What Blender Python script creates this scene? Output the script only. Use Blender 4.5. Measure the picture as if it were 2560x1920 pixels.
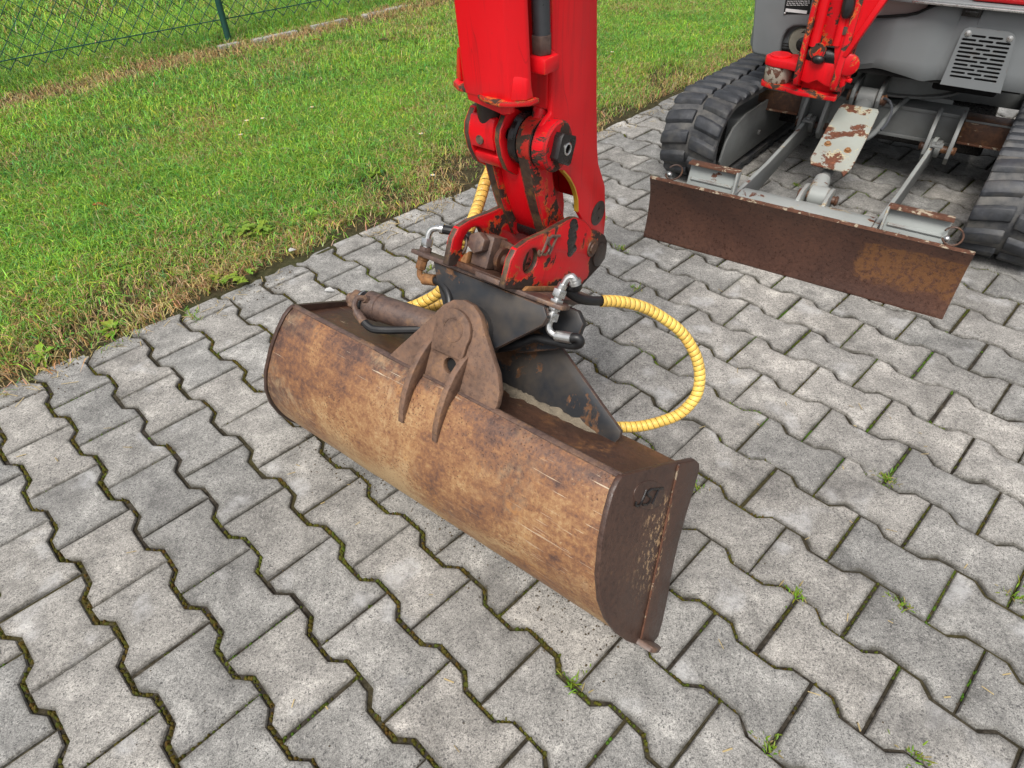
import bpy, bmesh, math, random
import numpy as np
from mathutils import Vector, Matrix, Euler, noise as mnoise
from mathutils.geometry import tessellate_polygon

for o in list(bpy.data.objects):
    bpy.data.objects.remove(o)
SC = bpy.context.scene
COL = SC.collection
rng = random.Random(7)
nr = np.random.default_rng(11)

# ------------------------------------------------------------------ camera
PITCH, ROLL, CAMH, FPX = 0.7205, -0.02832, 1.2062, 1661.2
cam = bpy.data.cameras.new('camera')
cam.sensor_fit = 'HORIZONTAL'
cam.sensor_width = 36.0
cam.lens = FPX / 2560.0 * 36.0
cam.clip_start = 0.02
cam.clip_end = 400.0
camo = bpy.data.objects.new('camera', cam)
COL.objects.link(camo)
_f = Vector((0, math.cos(PITCH), -math.sin(PITCH)))
_u0 = Vector((0, math.sin(PITCH), math.cos(PITCH)))
_r0 = Vector((1, 0, 0))
_r = _r0 * math.cos(ROLL) + _u0 * math.sin(ROLL)
_u = _u0 * math.cos(ROLL) - _r0 * math.sin(ROLL)
camo.matrix_world = Matrix(((_r.x, _u.x, -_f.x, 0), (_r.y, _u.y, -_f.y, 0), (_r.z, _u.z, -_f.z, CAMH), (0, 0, 0, 1)))
SC.camera = camo

# ------------------------------------------------------------------ world, sun, exposure (bright overcast)
SUN_EL, SUN_AZ = math.radians(56), math.radians(202)      # azimuth clockwise from +Y: behind the camera, to its left
w = bpy.data.worlds.new('World')
SC.world = w
w.use_nodes = True
wn, wl = w.node_tree.nodes, w.node_tree.links
for n in list(wn):
    wn.remove(n)
sky = wn.new('ShaderNodeTexSky')
sky.sky_type = 'NISHITA'
sky.sun_disc = False
sky.sun_elevation = SUN_EL
sky.sun_rotation = SUN_AZ
sky.air_density = 1.0
sky.dust_density = 4.0
sky.ozone_density = 1.0
hs = wn.new('ShaderNodeHueSaturation')
hs.inputs['Saturation'].default_value = 0.30                # cloud cover greys the blue
bg = wn.new('ShaderNodeBackground')
bg.inputs['Strength'].default_value = 0.125
wo = wn.new('ShaderNodeOutputWorld')
wl.new(sky.outputs[0], hs.inputs['Color'])
wl.new(hs.outputs[0], bg.inputs['Color'])
wl.new(bg.outputs[0], wo.inputs['Surface'])

sun = bpy.data.lights.new('sun', 'SUN')
sun.energy = 2.5
sun.angle = math.radians(24)
sun.color = (1.0, 0.96, 0.9)
suno = bpy.data.objects.new('sun', sun)
COL.objects.link(suno)
_sd = Vector((math.sin(SUN_AZ) * math.cos(SUN_EL), math.cos(SUN_AZ) * math.cos(SUN_EL), math.sin(SUN_EL)))
suno.location = _sd * 20
suno.rotation_euler = (-_sd).to_track_quat('-Z', 'Y').to_euler()

SC.view_settings.view_transform = 'Standard'
SC.view_settings.look = 'None'
SC.view_settings.exposure = 0.30
SC.view_settings.gamma = 1.0
SC.view_settings.use_curve_mapping = False

# ------------------------------------------------------------------ frames
def frame(o, x, y, z):
    return Matrix(((x.x, y.x, z.x, o.x), (x.y, y.y, z.y, o.y), (x.z, y.z, z.z, o.z), (0, 0, 0, 1)))
_a = math.radians(-38.5)
AX = Vector((math.cos(_a), math.sin(_a), 0))
BX = Vector((-math.sin(_a), math.cos(_a), 0))
ZX = Vector((0, 0, 1))
A0 = Vector((-0.124, 0.903, 0))
FA = frame(A0, AX, BX, ZX)                       # arm frame: across, towards the machine, up
_b = math.radians(28)
PX = BX * math.cos(_b) - ZX * math.sin(_b)
QX = BX * math.sin(_b) + ZX * math.cos(_b)
T0 = Vector((-0.119, 0.910, 0.400))
FB = frame(T0, AX, PX, QX)                       # bucket frame: across, along its top plate, off the top plate
_m = math.radians(-34.6)
MX = Vector((math.cos(_m), math.sin(_m), 0))
MY = Vector((-math.sin(_m), math.cos(_m), 0))
FM = frame(Vector((0.8965, 1.887, 0)), MX, MY, ZX)   # machine frame: along the blade, backwards, up
_g = -0.8056
UD = Vector((math.cos(_g), math.sin(_g), 0))
VD = Vector((-math.sin(_g), math.cos(_g), 0))
G0 = Vector((-1.186, 0.9704, 0))
FG = frame(G0, UD, VD, ZX)                       # paving frame: away from the lawn, along the lawn edge, up
FW = Matrix.Identity(4)

# ------------------------------------------------------------------ mesh helpers
class G:
    def __init__(s):
        s.v = []; s.f = []
    def add(s, vs, fs):
        k = len(s.v)
        s.v += [tuple(p) for p in vs]
        s.f += [tuple(i + k for i in f) for f in fs]
        return s
    def prism(s, poly, ax, d0, d1, holes=()):
        def m(p, d):
            return {'x': (d, p[0], p[1]), 'y': (p[0], d, p[1]), 'z': (p[0], p[1], d)}[ax]
        loops = [list(poly)] + [list(h) for h in holes]
        flat = [p for l in loops for p in l]
        n = len(flat)
        vs = [m(p, d0) for p in flat] + [m(p, d1) for p in flat]
        fs = []
        if holes:
            tr = tessellate_polygon([[Vector((p[0], p[1], 0)) for p in l] for l in loops])
            for t in tr:
                fs.append(tuple(t)); fs.append(tuple(i + n for i in reversed(t)))
        else:
            fs.append(tuple(range(n))); fs.append(tuple(range(2 * n - 1, n - 1, -1)))
        k = 0
        for l in loops:
            c = len(l)
            for i in range(c):
                j = (i + 1) % c
                fs.append((k + i, k + j, k + j + n, k + i + n))
            k += c
        return s.add(vs, fs)
    def box(s, x0, x1, y0, y1, z0, z1):
        return s.prism([(x0, y0), (x1, y0), (x1, y1), (x0, y1)], 'z', z0, z1)
    def hexa(s, b, t):
        return s.add(list(b) + list(t), [(3, 2, 1, 0), (4, 5, 6, 7), (0, 1, 5, 4), (1, 2, 6, 5), (2, 3, 7, 6), (3, 0, 4, 7)])
    def loft(s, rings, cap=True, closed=False):
        n = len(rings[0]); vs = [p for r in rings for p in r]; fs = []
        m = len(rings)
        for i in range(m if closed else m - 1):
            k = (i + 1) % m
            for j in range(n):
                l = (j + 1) % n
                fs.append((i * n + j, i * n + l, k * n + l, k * n + j))
        if cap and not closed:
            fs.append(tuple(reversed(range(n)))); fs.append(tuple((m - 1) * n + j for j in range(n)))
        return s.add(vs, fs)
    def tube(s, path, r, n=10, closed=False, cap=True):
        P = [Vector(p) for p in path]; m = len(P)
        rs = r if isinstance(r, (list, tuple)) else [r] * m
        rings = []; up = None
        for i in range(m):
            if closed:
                t = P[(i + 1) % m] - P[i - 1]
            else:
                t = P[min(i + 1, m - 1)] - P[max(i - 1, 0)]
            t.normalize()
            if up is None:
                up = Vector((0, 0, 1)) if abs(t.z) < .9 else Vector((1, 0, 0))
            up = (up - t * up.dot(t)).normalized()
            sd = t.cross(up)
            rings.append([P[i] + (up * math.cos(2 * math.pi * k / n) + sd * math.sin(2 * math.pi * k / n)) * rs[i] for k in range(n)])
        return s.loft(rings, cap, closed)
    def cyl(s, p0, p1, r, r1=None, n=20):
        return s.tube([p0, p1], [r, r if r1 is None else r1], n)
    def stack(s, p0, d, prof, n=20):               # turned shape: prof = (distance along d, radius)
        p0 = Vector(p0); d = Vector(d).normalized()
        return s.tube([p0 + d * t + d * (1e-5 * i) for i, (t, r) in enumerate(prof)], [r for t, r in prof], n)
    def blob(s, c, r, n=10, m=6):
        rings = []
        for i in range(m + 1):
            a = math.pi * i / m
            rr = max(math.sin(a), .02)
            rings.append([(c[0] + r[0] * rr * math.cos(2 * math.pi * j / n), c[1] + r[1] * rr * math.sin(2 * math.pi * j / n), c[2] - r[2] * math.cos(a)) for j in range(n)])
        return s.loft(rings)

WM = {}
def obj(name, g, mat, parent=None, fr=FW, bevel=0.0, seg=2, ang=35, warp=None, smooth=True, kind=None, label=None, em=None):
    me = bpy.data.meshes.new(name)
    bm = bmesh.new()
    vs = [bm.verts.new(p) for p in g.v]
    for f in g.f:
        if len(set(f)) > 2:
            try:
                bm.faces.new([vs[i] for i in f])
            except ValueError:
                pass
    bmesh.ops.recalc_face_normals(bm, faces=bm.faces)
    if em:                                        # cut edges of a plate carry their own worn material
        k = 'xyz'.index(em[1])
        bm.normal_update()
        for f in bm.faces:
            f.material_index = 1 if abs(f.normal[k]) < .5 else 0
    if bevel:
        es = [e for e in bm.edges if len(e.link_faces) == 2 and e.calc_face_angle(0) > math.radians(ang)]
        if es:
            bmesh.ops.bevel(bm, geom=es, offset=bevel, segments=seg, profile=.5, affect='EDGES', clamp_overlap=True)
    if warp:
        for v in bm.verts:
            v.co = Vector(warp(v.co))
    bm.to_mesh(me); bm.free()
    if em:
        me.materials.append(M[mat] if isinstance(mat, str) else getattr(mat, 'm', mat)); me.materials.append(M[em[0]])
    return mobj(name, me, mat, parent, fr, smooth, ang, kind, label)
def mobj(name, me, mat, parent=None, fr=FW, smooth=True, ang=35, kind=None, label=None):
    if mat and not me.materials:
        me.materials.append(M[mat] if isinstance(mat, str) else getattr(mat, 'm', mat))
    if smooth and len(me.polygons):
        me.polygons.foreach_set('use_smooth', [True] * len(me.polygons))
        me.set_sharp_from_angle(angle=math.radians(ang))
    o = bpy.data.objects.new(name, me)
    COL.objects.link(o)
    place(o, parent, fr)
    if kind: o['kind'] = kind
    if label: o['label'] = label
    return o
def place(o, parent, fr):
    WM[o] = fr.copy()
    if parent:
        o.parent = parent
        o.matrix_parent_inverse = WM[parent].inverted()
    o.matrix_basis = fr
def thing(name, label, cat, loc, group=None):
    o = bpy.data.objects.new(name, None)
    COL.objects.link(o)
    o.empty_display_size = .1
    place(o, None, Matrix.Translation(loc))
    return tag(o, label, cat, group)
def tag(o, label=None, cat=None, group=None, kind=None):
    if label: o['label'] = label
    if cat: o['category'] = cat
    if group: o['group'] = group
    if kind: o['kind'] = kind
    return o
def part(name, parent, mesh=None):
    o = bpy.data.objects.new(name, mesh)
    COL.objects.link(o)
    place(o, parent, WM[parent])
    return o
def circ(cx, cy, r, n=16, a0=0.0, a1=2 * math.pi, ry=None):
    full = abs(a1 - a0 - 2 * math.pi) < 1e-6
    return [(cx + r * math.cos(a0 + (a1 - a0) * i / (n if full else n - 1)), cy + (ry or r) * math.sin(a0 + (a1 - a0) * i / (n if full else n - 1))) for i in range(n)]
def smooth_path(P, sub=4):
    P = [Vector(p) for p in P]; out = []
    for i in range(len(P) - 1):
        p0, p1, p2, p3 = P[max(i - 1, 0)], P[i], P[i + 1], P[min(i + 2, len(P) - 1)]
        for k in range(sub):
            t = k / sub
            out.append(.5 * ((2 * p1) + (p2 - p0) * t + (2 * p0 - 5 * p1 + 4 * p2 - p3) * t * t + (3 * p1 - p0 - 3 * p2 + p3) * t ** 3))
    out.append(P[-1])
    return out
def hexpts(r):
    return [(r * math.cos(math.pi / 3 * i), r * math.sin(math.pi / 3 * i)) for i in range(6)]
def nut(g, p0, p1, r):
    return g.tube([p0, p1], r, 6)

# ------------------------------------------------------------------ materials
M = {}
class N:
    def __init__(s, name):
        m = bpy.data.materials.new(name)
        m.use_nodes = True
        s.m = m; s.t = m.node_tree; s.n = s.t.nodes; s.l = s.t.links
        for q in list(s.n): s.n.remove(q)
        s.out = s.n.new('ShaderNodeOutputMaterial')
        s.b = s.n.new('ShaderNodeBsdfPrincipled')
        s.l.new(s.b.outputs[0], s.out.inputs[0])
        s.tc = s.n.new('ShaderNodeTexCoord')
        s.geo = s.n.new('ShaderNodeNewGeometry')
        M[name] = m
    def put(s, sock, v):
        if hasattr(v, 'bl_idname') and hasattr(v, 'links'):
            s.l.new(v, sock)
        elif isinstance(v, (tuple, list)) and len(v) == 3 and sock.type == 'RGBA':
            sock.default_value = (*v, 1)
        else:
            sock.default_value = v
    def map(s, vec, scale=(1, 1, 1), rot=(0, 0, 0), loc=(0, 0, 0)):
        q = s.n.new('ShaderNodeMapping')
        s.l.new(vec, q.inputs[0])
        q.inputs['Scale'].default_value = scale; q.inputs['Rotation'].default_value = rot; q.inputs['Location'].default_value = loc
        return q.outputs[0]
    def noise(s, scale, detail=4, rough=.55, vec=None, dist=0.0):
        q = s.n.new('ShaderNodeTexNoise')
        s.l.new(vec or s.tc.outputs['Object'], q.inputs['Vector'])
        q.inputs['Scale'].default_value = scale; q.inputs['Detail'].default_value = detail
        q.inputs['Roughness'].default_value = rough; q.inputs['Distortion'].default_value = dist
        return q.outputs['Fac']
    def voro(s, scale, vec=None, out='Distance', feat='F1'):
        q = s.n.new('ShaderNodeTexVoronoi'); q.feature = feat
        s.l.new(vec or s.tc.outputs['Object'], q.inputs['Vector'])
        q.inputs['Scale'].default_value = scale
        return q.outputs[out]
    def ramp(s, fac, stops, interp='LINEAR'):
        q = s.n.new('ShaderNodeValToRGB')
        s.l.new(fac, q.inputs[0])
        cr = q.color_ramp; cr.interpolation = interp
        while len(cr.elements) < len(stops): cr.elements.new(.5)
        for e, (p, c) in zip(cr.elements, stops):
            e.position = p
            e.color = (*c, 1) if isinstance(c, (tuple, list)) else (c, c, c, 1)
        return q.outputs[0]
    def mr(s, v, a, b, c=0.0, d=1.0):
        q = s.n.new('ShaderNodeMapRange')
        s.put(q.inputs[0], v)
        for i, x in zip((1, 2, 3, 4), (a, b, c, d)): q.inputs[i].default_value = x
        return q.outputs[0]
    def math(s, op, a, b=None, clamp=False):
        q = s.n.new('ShaderNodeMath'); q.operation = op; q.use_clamp = clamp
        s.put(q.inputs[0], a)
        if b is not None: s.put(q.inputs[1], b)
        return q.outputs[0]
    def mix(s, fac, a, b, mode='MIX'):
        q = s.n.new('ShaderNodeMix'); q.data_type = 'RGBA'; q.blend_type = mode
        s.put(q.inputs[0], fac); s.put(q.inputs[6], a); s.put(q.inputs[7], b)
        return q.outputs[2]
    def bump(s, h, strength=.3, dist=.002):
        q = s.n.new('ShaderNodeBump')
        q.inputs['Strength'].default_value = strength; q.inputs['Distance'].default_value = dist
        s.l.new(h, q.inputs['Height'])
        s.l.new(q.outputs[0], s.b.inputs['Normal'])
    def edge(s, r=.006, lo=.02, hi=.2):
        q = s.n.new('ShaderNodeBevel'); q.samples = 4
        q.inputs['Radius'].default_value = r
        d = s.n.new('ShaderNodeVectorMath'); d.operation = 'DOT_PRODUCT'
        s.l.new(q.outputs[0], d.inputs[0]); s.l.new(s.geo.outputs['Normal'], d.inputs[1])
        return s.mr(s.math('SUBTRACT', 1.0, d.outputs['Value']), lo, hi)
    def sep(s, vec):
        q = s.n.new('ShaderNodeSeparateXYZ'); s.l.new(vec, q.inputs[0]); return q.outputs
    def fin(s, col, rough=.6, metal=0.0, spec=None, coat=0.0):
        s.put(s.b.inputs['Base Color'], col); s.put(s.b.inputs['Roughness'], rough); s.put(s.b.inputs['Metallic'], metal)
        if spec is not None: s.b.inputs['Specular IOR Level'].default_value = spec
        if coat: s.b.inputs['Coat Weight'].default_value = coat; s.b.inputs['Coat Roughness'].default_value = .08
        return s.m

def mat_paver():
    m = N('paver_concrete')
    pos = m.geo.outputs['Position']
    oi = m.n.new('ShaderNodeObjectInfo')
    sh = m.n.new('ShaderNodeCombineXYZ')
    for k, q in enumerate((37.0, 91.0, 53.0)): m.l.new(m.math('MULTIPLY', oi.outputs['Random'], q), sh.inputs[k])
    ad = m.n.new('ShaderNodeVectorMath'); ad.operation = 'ADD'
    m.l.new(m.tc.outputs['Object'], ad.inputs[0]); m.l.new(sh.outputs[0], ad.inputs[1])
    loc = ad.outputs[0]                            # every stone has its own casting marks
    big = m.noise(1.7, 5, .62, pos)
    own = m.noise(11, 5, .68, loc)
    mid = m.noise(30, 5, .7, pos)
    grain = m.noise(430, 2, .85, pos)
    grit = m.noise(150, 4, .8, pos)
    mixv = m.math('ADD', m.math('ADD', m.math('MULTIPLY', big, .30), m.math('MULTIPLY', own, .45)), m.math('MULTIPLY', mid, .25))
    base = m.ramp(mixv, [(.35, (.120, .118, .114)), (.45, (.205, .202, .194)), (.54, (.290, .285, .273)), (.63, (.46, .45, .43))])
    base = m.mix(1.0, base, m.mix(oi.outputs['Random'], (.86, .87, .87), (1.12, 1.09, 1.05)), 'MULTIPLY')
    g = m.ramp(m.math('ADD', m.math('MULTIPLY', grain, .6), m.math('MULTIPLY', grit, .4)), [(.36, (.30, .29, .285)), (.48, (.96, .96, .96)), (.60, (1.65, 1.63, 1.60))])
    base = m.mix(.9, base, g, 'MULTIPLY')
    vs = m.sep(m.voro(380, pos, 'Color'))
    base = m.mix(m.mr(vs[0], .91, .97, 0, .7), base, (.06, .058, .06))
    base = m.mix(m.mr(vs[1], .95, .99, 0, .4), base, (.52, .50, .47))
    lime = m.math('MULTIPLY', m.mr(m.noise(8, 2, .4, m.map(loc, loc=(4, 3, 0))), .63, .70), m.mr(m.noise(60, 3, .6, pos), .35, .6, .3, .8))
    base = m.mix(m.math('MULTIPLY', lime, .6), base, (.50, .50, .50))
    stain = m.math('MULTIPLY', m.mr(m.noise(4.2, 5, .72, m.map(pos, loc=(9, 1, 0))), .54, .72), .5)
    base = m.mix(stain, base, (.085, .083, .082))
    at = m.n.new('ShaderNodeAttribute'); at.attribute_name = 'edge'
    e = m.math('MULTIPLY', m.math('POWER', at.outputs['Fac'], 1.6), m.mr(m.noise(26, 5, .75, pos), .32, .62, .05, 1.0))
    base = m.mix(m.math('MULTIPLY', e, .85), base, (.060, .055, .043))
    m.bump(m.math('ADD', m.math('MULTIPLY', grain, .5), m.math('ADD', m.math('MULTIPLY', grit, .5), m.math('MULTIPLY', own, .4))), .6, .002)
    m.fin(base, .93, spec=.25)

def mat_joint():
    m = N('joint_sand')
    pos = m.geo.outputs['Position']
    a = m.noise(70, 5, .7, pos)
    base = m.ramp(a, [(.3, (.018, .015, .012)), (.55, (.05, .043, .034)), (.75, (.12, .105, .085))])
    mo = m.mr(m.noise(2.4, 4, .6, pos), .45, .62)
    base = m.mix(m.math('MULTIPLY', mo, .7), base, m.ramp(m.noise(150, 3, .7, pos), [(.3, (.032, .028, .010)), (.7, (.095, .082, .028))]))
    m.bump(a, 1.0, .006)
    m.fin(base, .95, spec=.1)

def mat_rust(name, dark, mid, light, sc=7.0, pit=.5, ochre=(.42, .27, .12), oamt=.5, rough=.72, streak=None, metal=0.0, thr=(.5, .64), bumpd=.0012, patch=False, scrape=False):
    m = N(name)
    co = m.tc.outputs['Object']
    a = m.noise(sc, 6, .62, co, .3)
    base = m.ramp(a, [(.3, dark), (.5, mid), (.68, light)])
    fine = m.noise(95, 5, .72)
    base = m.mix(.75, base, m.ramp(fine, [(.32, (.45, .4, .38)), (.5, (1, 1, 1)), (.7, (1.35, 1.25, 1.1))]), 'MULTIPLY')
    och = m.math('MULTIPLY', m.mr(m.noise(sc * 1.7, 5, .68, m.map(co, loc=(3, 7, 1))), *thr), m.mr(m.noise(55, 5, .75, m.map(co, loc=(1, 2, 3))), .42, .62))
    base = m.mix(m.math('MULTIPLY', och, oamt), base, ochre)
    if patch:                                     # orange bloom with its own outline at one end of the blade
        c3 = m.sep(co)
        pn = m.noise(9, 5, .65, co)
        px_ = m.math('ADD', m.mr(c3[0], .12, .24), m.math('MULTIPLY', pn, .9))
        pz_ = m.math('SUBTRACT', m.mr(c3[2], -.02, .10), m.mr(c3[2], .175, .20))
        pm = m.math('MULTIPLY', m.mr(m.math('MULTIPLY', m.math('SUBTRACT', px_, .55), m.math('ADD', pz_, m.math('MULTIPLY', m.noise(14, 5, .7, m.map(co, loc=(2, 2, 2))), .5))), .78, .92), .55)
        base = m.mix(m.math('MULTIPLY', pm, m.mr(m.noise(55, 5, .8), .42, .52, .05, 1)), base, (.185, .082, .026))
    if scrape:                                    # pale scuffs beside the weld seam
        c4 = m.sep(co)
        zn = m.math('MULTIPLY', m.math('MULTIPLY', m.mr(c4[1], .06, .13), m.mr(c4[1], .166, .156)), m.math('MULTIPLY', m.mr(c4[2], -.03, -.07), m.mr(c4[2], -.26, -.17)))
        sm = m.math('MULTIPLY', zn, m.mr(m.math('ADD', m.noise(110, 5, .75, m.map(co, (1, 1, .7))), m.math('MULTIPLY', zn, .05)), .585, .61))
        base = m.mix(m.math('MULTIPLY', sm, .75), base, (.50, .33, .18))
    if streak:
        sn = m.noise(9, 4, .6, m.map(co, streak))
        msk = m.math('MULTIPLY', m.mr(sn, .66, .71), m.mr(m.noise(5, 3, .5, m.map(co, loc=(5, 5, 2))), .48, .6))
        base = m.mix(m.math('MULTIPLY', msk, .75), base, (.52, .42, .29))
    pits = m.math('MULTIPLY', m.mr(m.voro(130), .12, .28, 1, 0), m.mr(m.noise(11, 3), .4, .6))
    base = m.mix(m.math('MULTIPLY', pits, pit), base, (.06, .028, .014))
    m.bump(m.math('SUBTRACT', fine, m.math('MULTIPLY', pits, .5)), .55, bumpd)
    m.fin(base, m.mr(fine, .3, .7, rough - .12, rough + .14), metal)
    return m

def mat_shell():
    """bucket back: fine rub streaks round the curve, pits, pale drag scratches along it"""
    m = N('shell_rust')
    co = m.tc.outputs['Object']
    c3 = m.sep(co)
    big = m.noise(3.6, 5, .6, co, .2)
    strk = m.noise(1.0, 5, .7, m.map(co, (9, 60, 60)))
    fine = m.noise(120, 5, .75)
    med = m.noise(19, 5, .7, m.map(co, (1, .7, .6)))
    f = m.math('ADD', m.math('ADD', m.math('MULTIPLY', big, .50), m.math('MULTIPLY', strk, .12)), m.math('ADD', m.math('MULTIPLY', med, .14), m.math('MULTIPLY', fine, .24)))
    f = m.math('ADD', f, m.mr(c3[2], .0, -.33, -.030, .040))
    base = m.ramp(f, [(.42, (.070, .038, .030)), (.462, (.140, .070, .044)), (.50, (.225, .105, .050)), (.54, (.31, .170, .078)), (.60, (.43, .29, .150))])
    rub = m.math('MULTIPLY', m.mr(m.noise(4.5, 4, .6, m.map(co, loc=(7, 2, 5))), .5, .66), m.mr(m.noise(75, 5, .75, m.map(co, (1, .5, .5))), .42, .6))
    base = m.mix(m.math('MULTIPLY', rub, .6), base, (.47, .345, .20))
    ora = m.math('MULTIPLY', m.mr(m.noise(7, 5, .65, m.map(co, loc=(2, 9, 4))), .55, .68), m.mr(fine, .42, .6))
    base = m.mix(m.math('MULTIPLY', ora, .7), base, (.38, .165, .045))
    pits = m.math('MULTIPLY', m.mr(m.voro(150), .10, .30, 1, 0), m.mr(m.noise(8, 3), .38, .58))
    base = m.mix(m.math('MULTIPLY', pits, .75), base, (.05, .026, .016))
    sc = m.math('MULTIPLY', m.mr(m.noise(9, 3, .6, m.map(co, (.9, 26, 26), (0, .10, .04))), .645, .675), m.mr(m.noise(4, 3, .5, m.map(co, loc=(5, 5, 2))), .46, .56))
    base = m.mix(m.math('MULTIPLY', sc, .8), base, (.55, .45, .32))
    spk = m.math('MULTIPLY', m.mr(m.noise(160, 4, .7, m.map(co, loc=(4, 4, 4))), .62, .68), m.mr(m.noise(5, 4, .6, m.map(co, loc=(8, 1, 3))), .53, .63))
    base = m.mix(m.math('MULTIPLY', spk, .8), base, (.55, .42, .26))
    m.bump(m.math('SUBTRACT', m.math('ADD', fine, m.math('MULTIPLY', med, .6)), m.math('MULTIPLY', pits, .7)), .6, .0016)
    m.fin(base, m.mr(f, .4, .62, .46, .72), 0, .45)

def mat_paint(name, col, rough=.34, chip=(.10, .05, .028), under=None, amt=.62, edge=.5, sc=14.0, er=.005, dirt=.25, coat=0.0, dirtc=(.10, .075, .05), spec=.4, scratch=False, zone=None):
    m = N(name)
    co = m.tc.outputs['Object']
    v = m.noise(5, 3, .5)
    hue = tuple(min(1, c * 1.14 + .002) for c in col)
    base = m.mix(m.mr(v, .3, .7), col, hue)
    n1 = m.noise(sc, 6, .68, co, .4)
    e = m.edge(er)
    cm = m.math('ADD', n1, m.math('MULTIPLY', e, edge))
    if zone:                                      # rubbed bare towards one end of the part
        zc = m.sep(co)
        for ax_, z0, z1, k_ in zone:
            cm = m.math('ADD', cm, m.math('MULTIPLY', m.mr(zc[ax_], z0, z1), k_))
    msk = m.mr(cm, amt, amt + .03)
    d = m.math('MULTIPLY', m.mr(m.noise(3.5, 5, .7), .45, .75), dirt)
    base = m.mix(d, base, dirtc)
    if scratch:
        sv = m.math('MULTIPLY', m.mr(m.math('ABSOLUTE', m.math('SUBTRACT', m.noise(3.2, 2, .4, m.map(co, (9, 2.2, .8), (.5, .2, .6))), .5)), .0, .0035, 1, 0), m.mr(m.noise(6, 3, .5, m.map(co, loc=(3, 3, 3))), .5, .6))
        base = m.mix(m.math('MULTIPLY', sv, .4), base, (.16, .012, .012))
        st = m.math('MULTIPLY', m.mr(m.noise(1.0, 4, .65, m.map(co, (70, 70, 4))), .52, .68), m.mr(m.noise(7, 4, .6, m.map(co, loc=(1, 8, 5))), .42, .62))
        base = m.mix(m.math('MULTIPLY', st, .45), base, (.22, .012, .012))
        sp = m.mr(m.noise(240, 3, .7), .66, .72)
        base = m.mix(m.math('MULTIPLY', sp, .35), base, (.16, .05, .035))
        fd = m.mr(m.noise(2.6, 5, .7, m.map(co, loc=(6, 0, 2))), .45, .75)
        base = m.mix(m.math('MULTIPLY', fd, .35), base, tuple(min(1, c * .80 + .008) for c in col))
    cn = m.noise(60, 4, .7)
    chips = m.ramp(cn, [(.3, tuple(c * .5 for c in chip)), (.6, chip), (.75, tuple(min(1, c * 1.9) for c in chip))])
    if under:
        ring = m.math('SUBTRACT', m.mr(cm, amt - .025, amt - .01), msk, True)
        base = m.mix(m.math('MULTIPLY', ring, m.mr(m.noise(9, 2), .45, .55)), base, under)
    base = m.mix(msk, base, chips)
    m.bump(m.math('ADD', m.math('MULTIPLY', msk, -.6), m.math('MULTIPLY', cn, .15)), .5, .0012)
    m.fin(base, m.mr(m.math('ADD', msk, m.math('MULTIPLY', v, .25)), 0, 1.1, rough, .8), 0, spec, coat=coat)
    return m

def mat_plain(name, col, rough=.5, metal=0.0, var=.25, sc=30.0, bump=0.0, spec=None):
    m = N(name)
    n1 = m.noise(sc, 4, .6)
    base = m.mix(n1, tuple(c * (1 - var) for c in col), tuple(min(1, c * (1 + var)) for c in col))
    if bump: m.bump(m.noise(sc * 4, 4, .7), .5, bump)
    m.fin(base, m.mr(n1, .3, .7, max(.05, rough - .1), min(1, rough + .1)), metal, spec)
    return m

def mat_attr(name, attr='tint', rough=.6, sub=0.0, spec=.3, var=0.0):
    m = N(name)
    at = m.n.new('ShaderNodeAttribute'); at.attribute_name = attr
    c = at.outputs['Color']
    m.fin(c, rough, spec=spec)
    if sub:
        tr = m.n.new('ShaderNodeBsdfTranslucent'); m.l.new(c, tr.inputs['Color'])
        ms = m.n.new('ShaderNodeMixShader'); ms.inputs[0].default_value = sub
        m.l.new(m.b.outputs[0], ms.inputs[1]); m.l.new(tr.outputs[0], ms.inputs[2]); m.l.new(ms.outputs[0], m.out.inputs[0])

mat_paver(); mat_joint()
mat_shell()
mat_rust('brown_rust', (.038, .019, .014), (.075, .036, .022), (.125, .056, .028), 7, .3, (.27, .125, .045), .7, .5, thr=(.52, .64), streak=(2, 12, 12))
mat_rust('plate_brown', (.044, .024, .018), (.060, .033, .025), (.076, .043, .031), 3, .12, (.45, .27, .12), .5, .42, thr=(.64, .72), scrape=True)
mat_rust('blade_rust', (.042, .020, .015), (.064, .029, .020), (.090, .041, .026), 3.2, .25, (.18, .078, .034), .5, .34, thr=(.60, .70), patch=True)
mat_rust('ear_rust', (.085, .052, .038), (.150, .088, .060), (.200, .118, .076), 9, .5, (.34, .18, .08), .45, .7)
mat_rust('steel_brown', (.055, .035, .030), (.095, .062, .052), (.150, .092, .066), 12, .3, (.36, .20, .09), .45, .5)
mat_rust('orange_rust', (.10, .045, .02), (.22, .10, .035), (.32, .16, .06), 14, .3, (.45, .3, .14), .5, .75)
mat_paint('red_paint', (.66, .004, .010), .27, (.10, .055, .035), (.55, .20, .02), .80, .30, 13, .004, .10, 0, (.30, .012, .012), spec=.38, scratch=True)
mat_paint('worn_red', (.56, .004, .010), .36, (.060, .038, .028), (.55, .15, .03), .535, .34, 19, .006, .12, 0, (.25, .03, .02), spec=.3)
mat_paint('coupler_red', (.62, .005, .011), .36, (.050, .032, .026), (.50, .12, .03), .575, .42, 14, .007, .12, 0, (.3, .03, .02), spec=.3, scratch=True, zone=[(1, .255, .32, .34), (2, .245, .215, .16)])
mat_paint('black_paint', (.020, .022, .026), .45, (.15, .075, .038), None, .56, .24, 10, .004, .95, 0, (.105, .080, .055))
mat_rust('worn_edge', (.030, .020, .016), (.060, .038, .027), (.115, .075, .040), 22, .3, (.32, .17, .05), .5, .5)
mat_rust('dark_steel', (.016, .011, .010), (.030, .021, .019), (.055, .038, .032), 16, .2, (.10, .05, .025), .4, .38)
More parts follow.
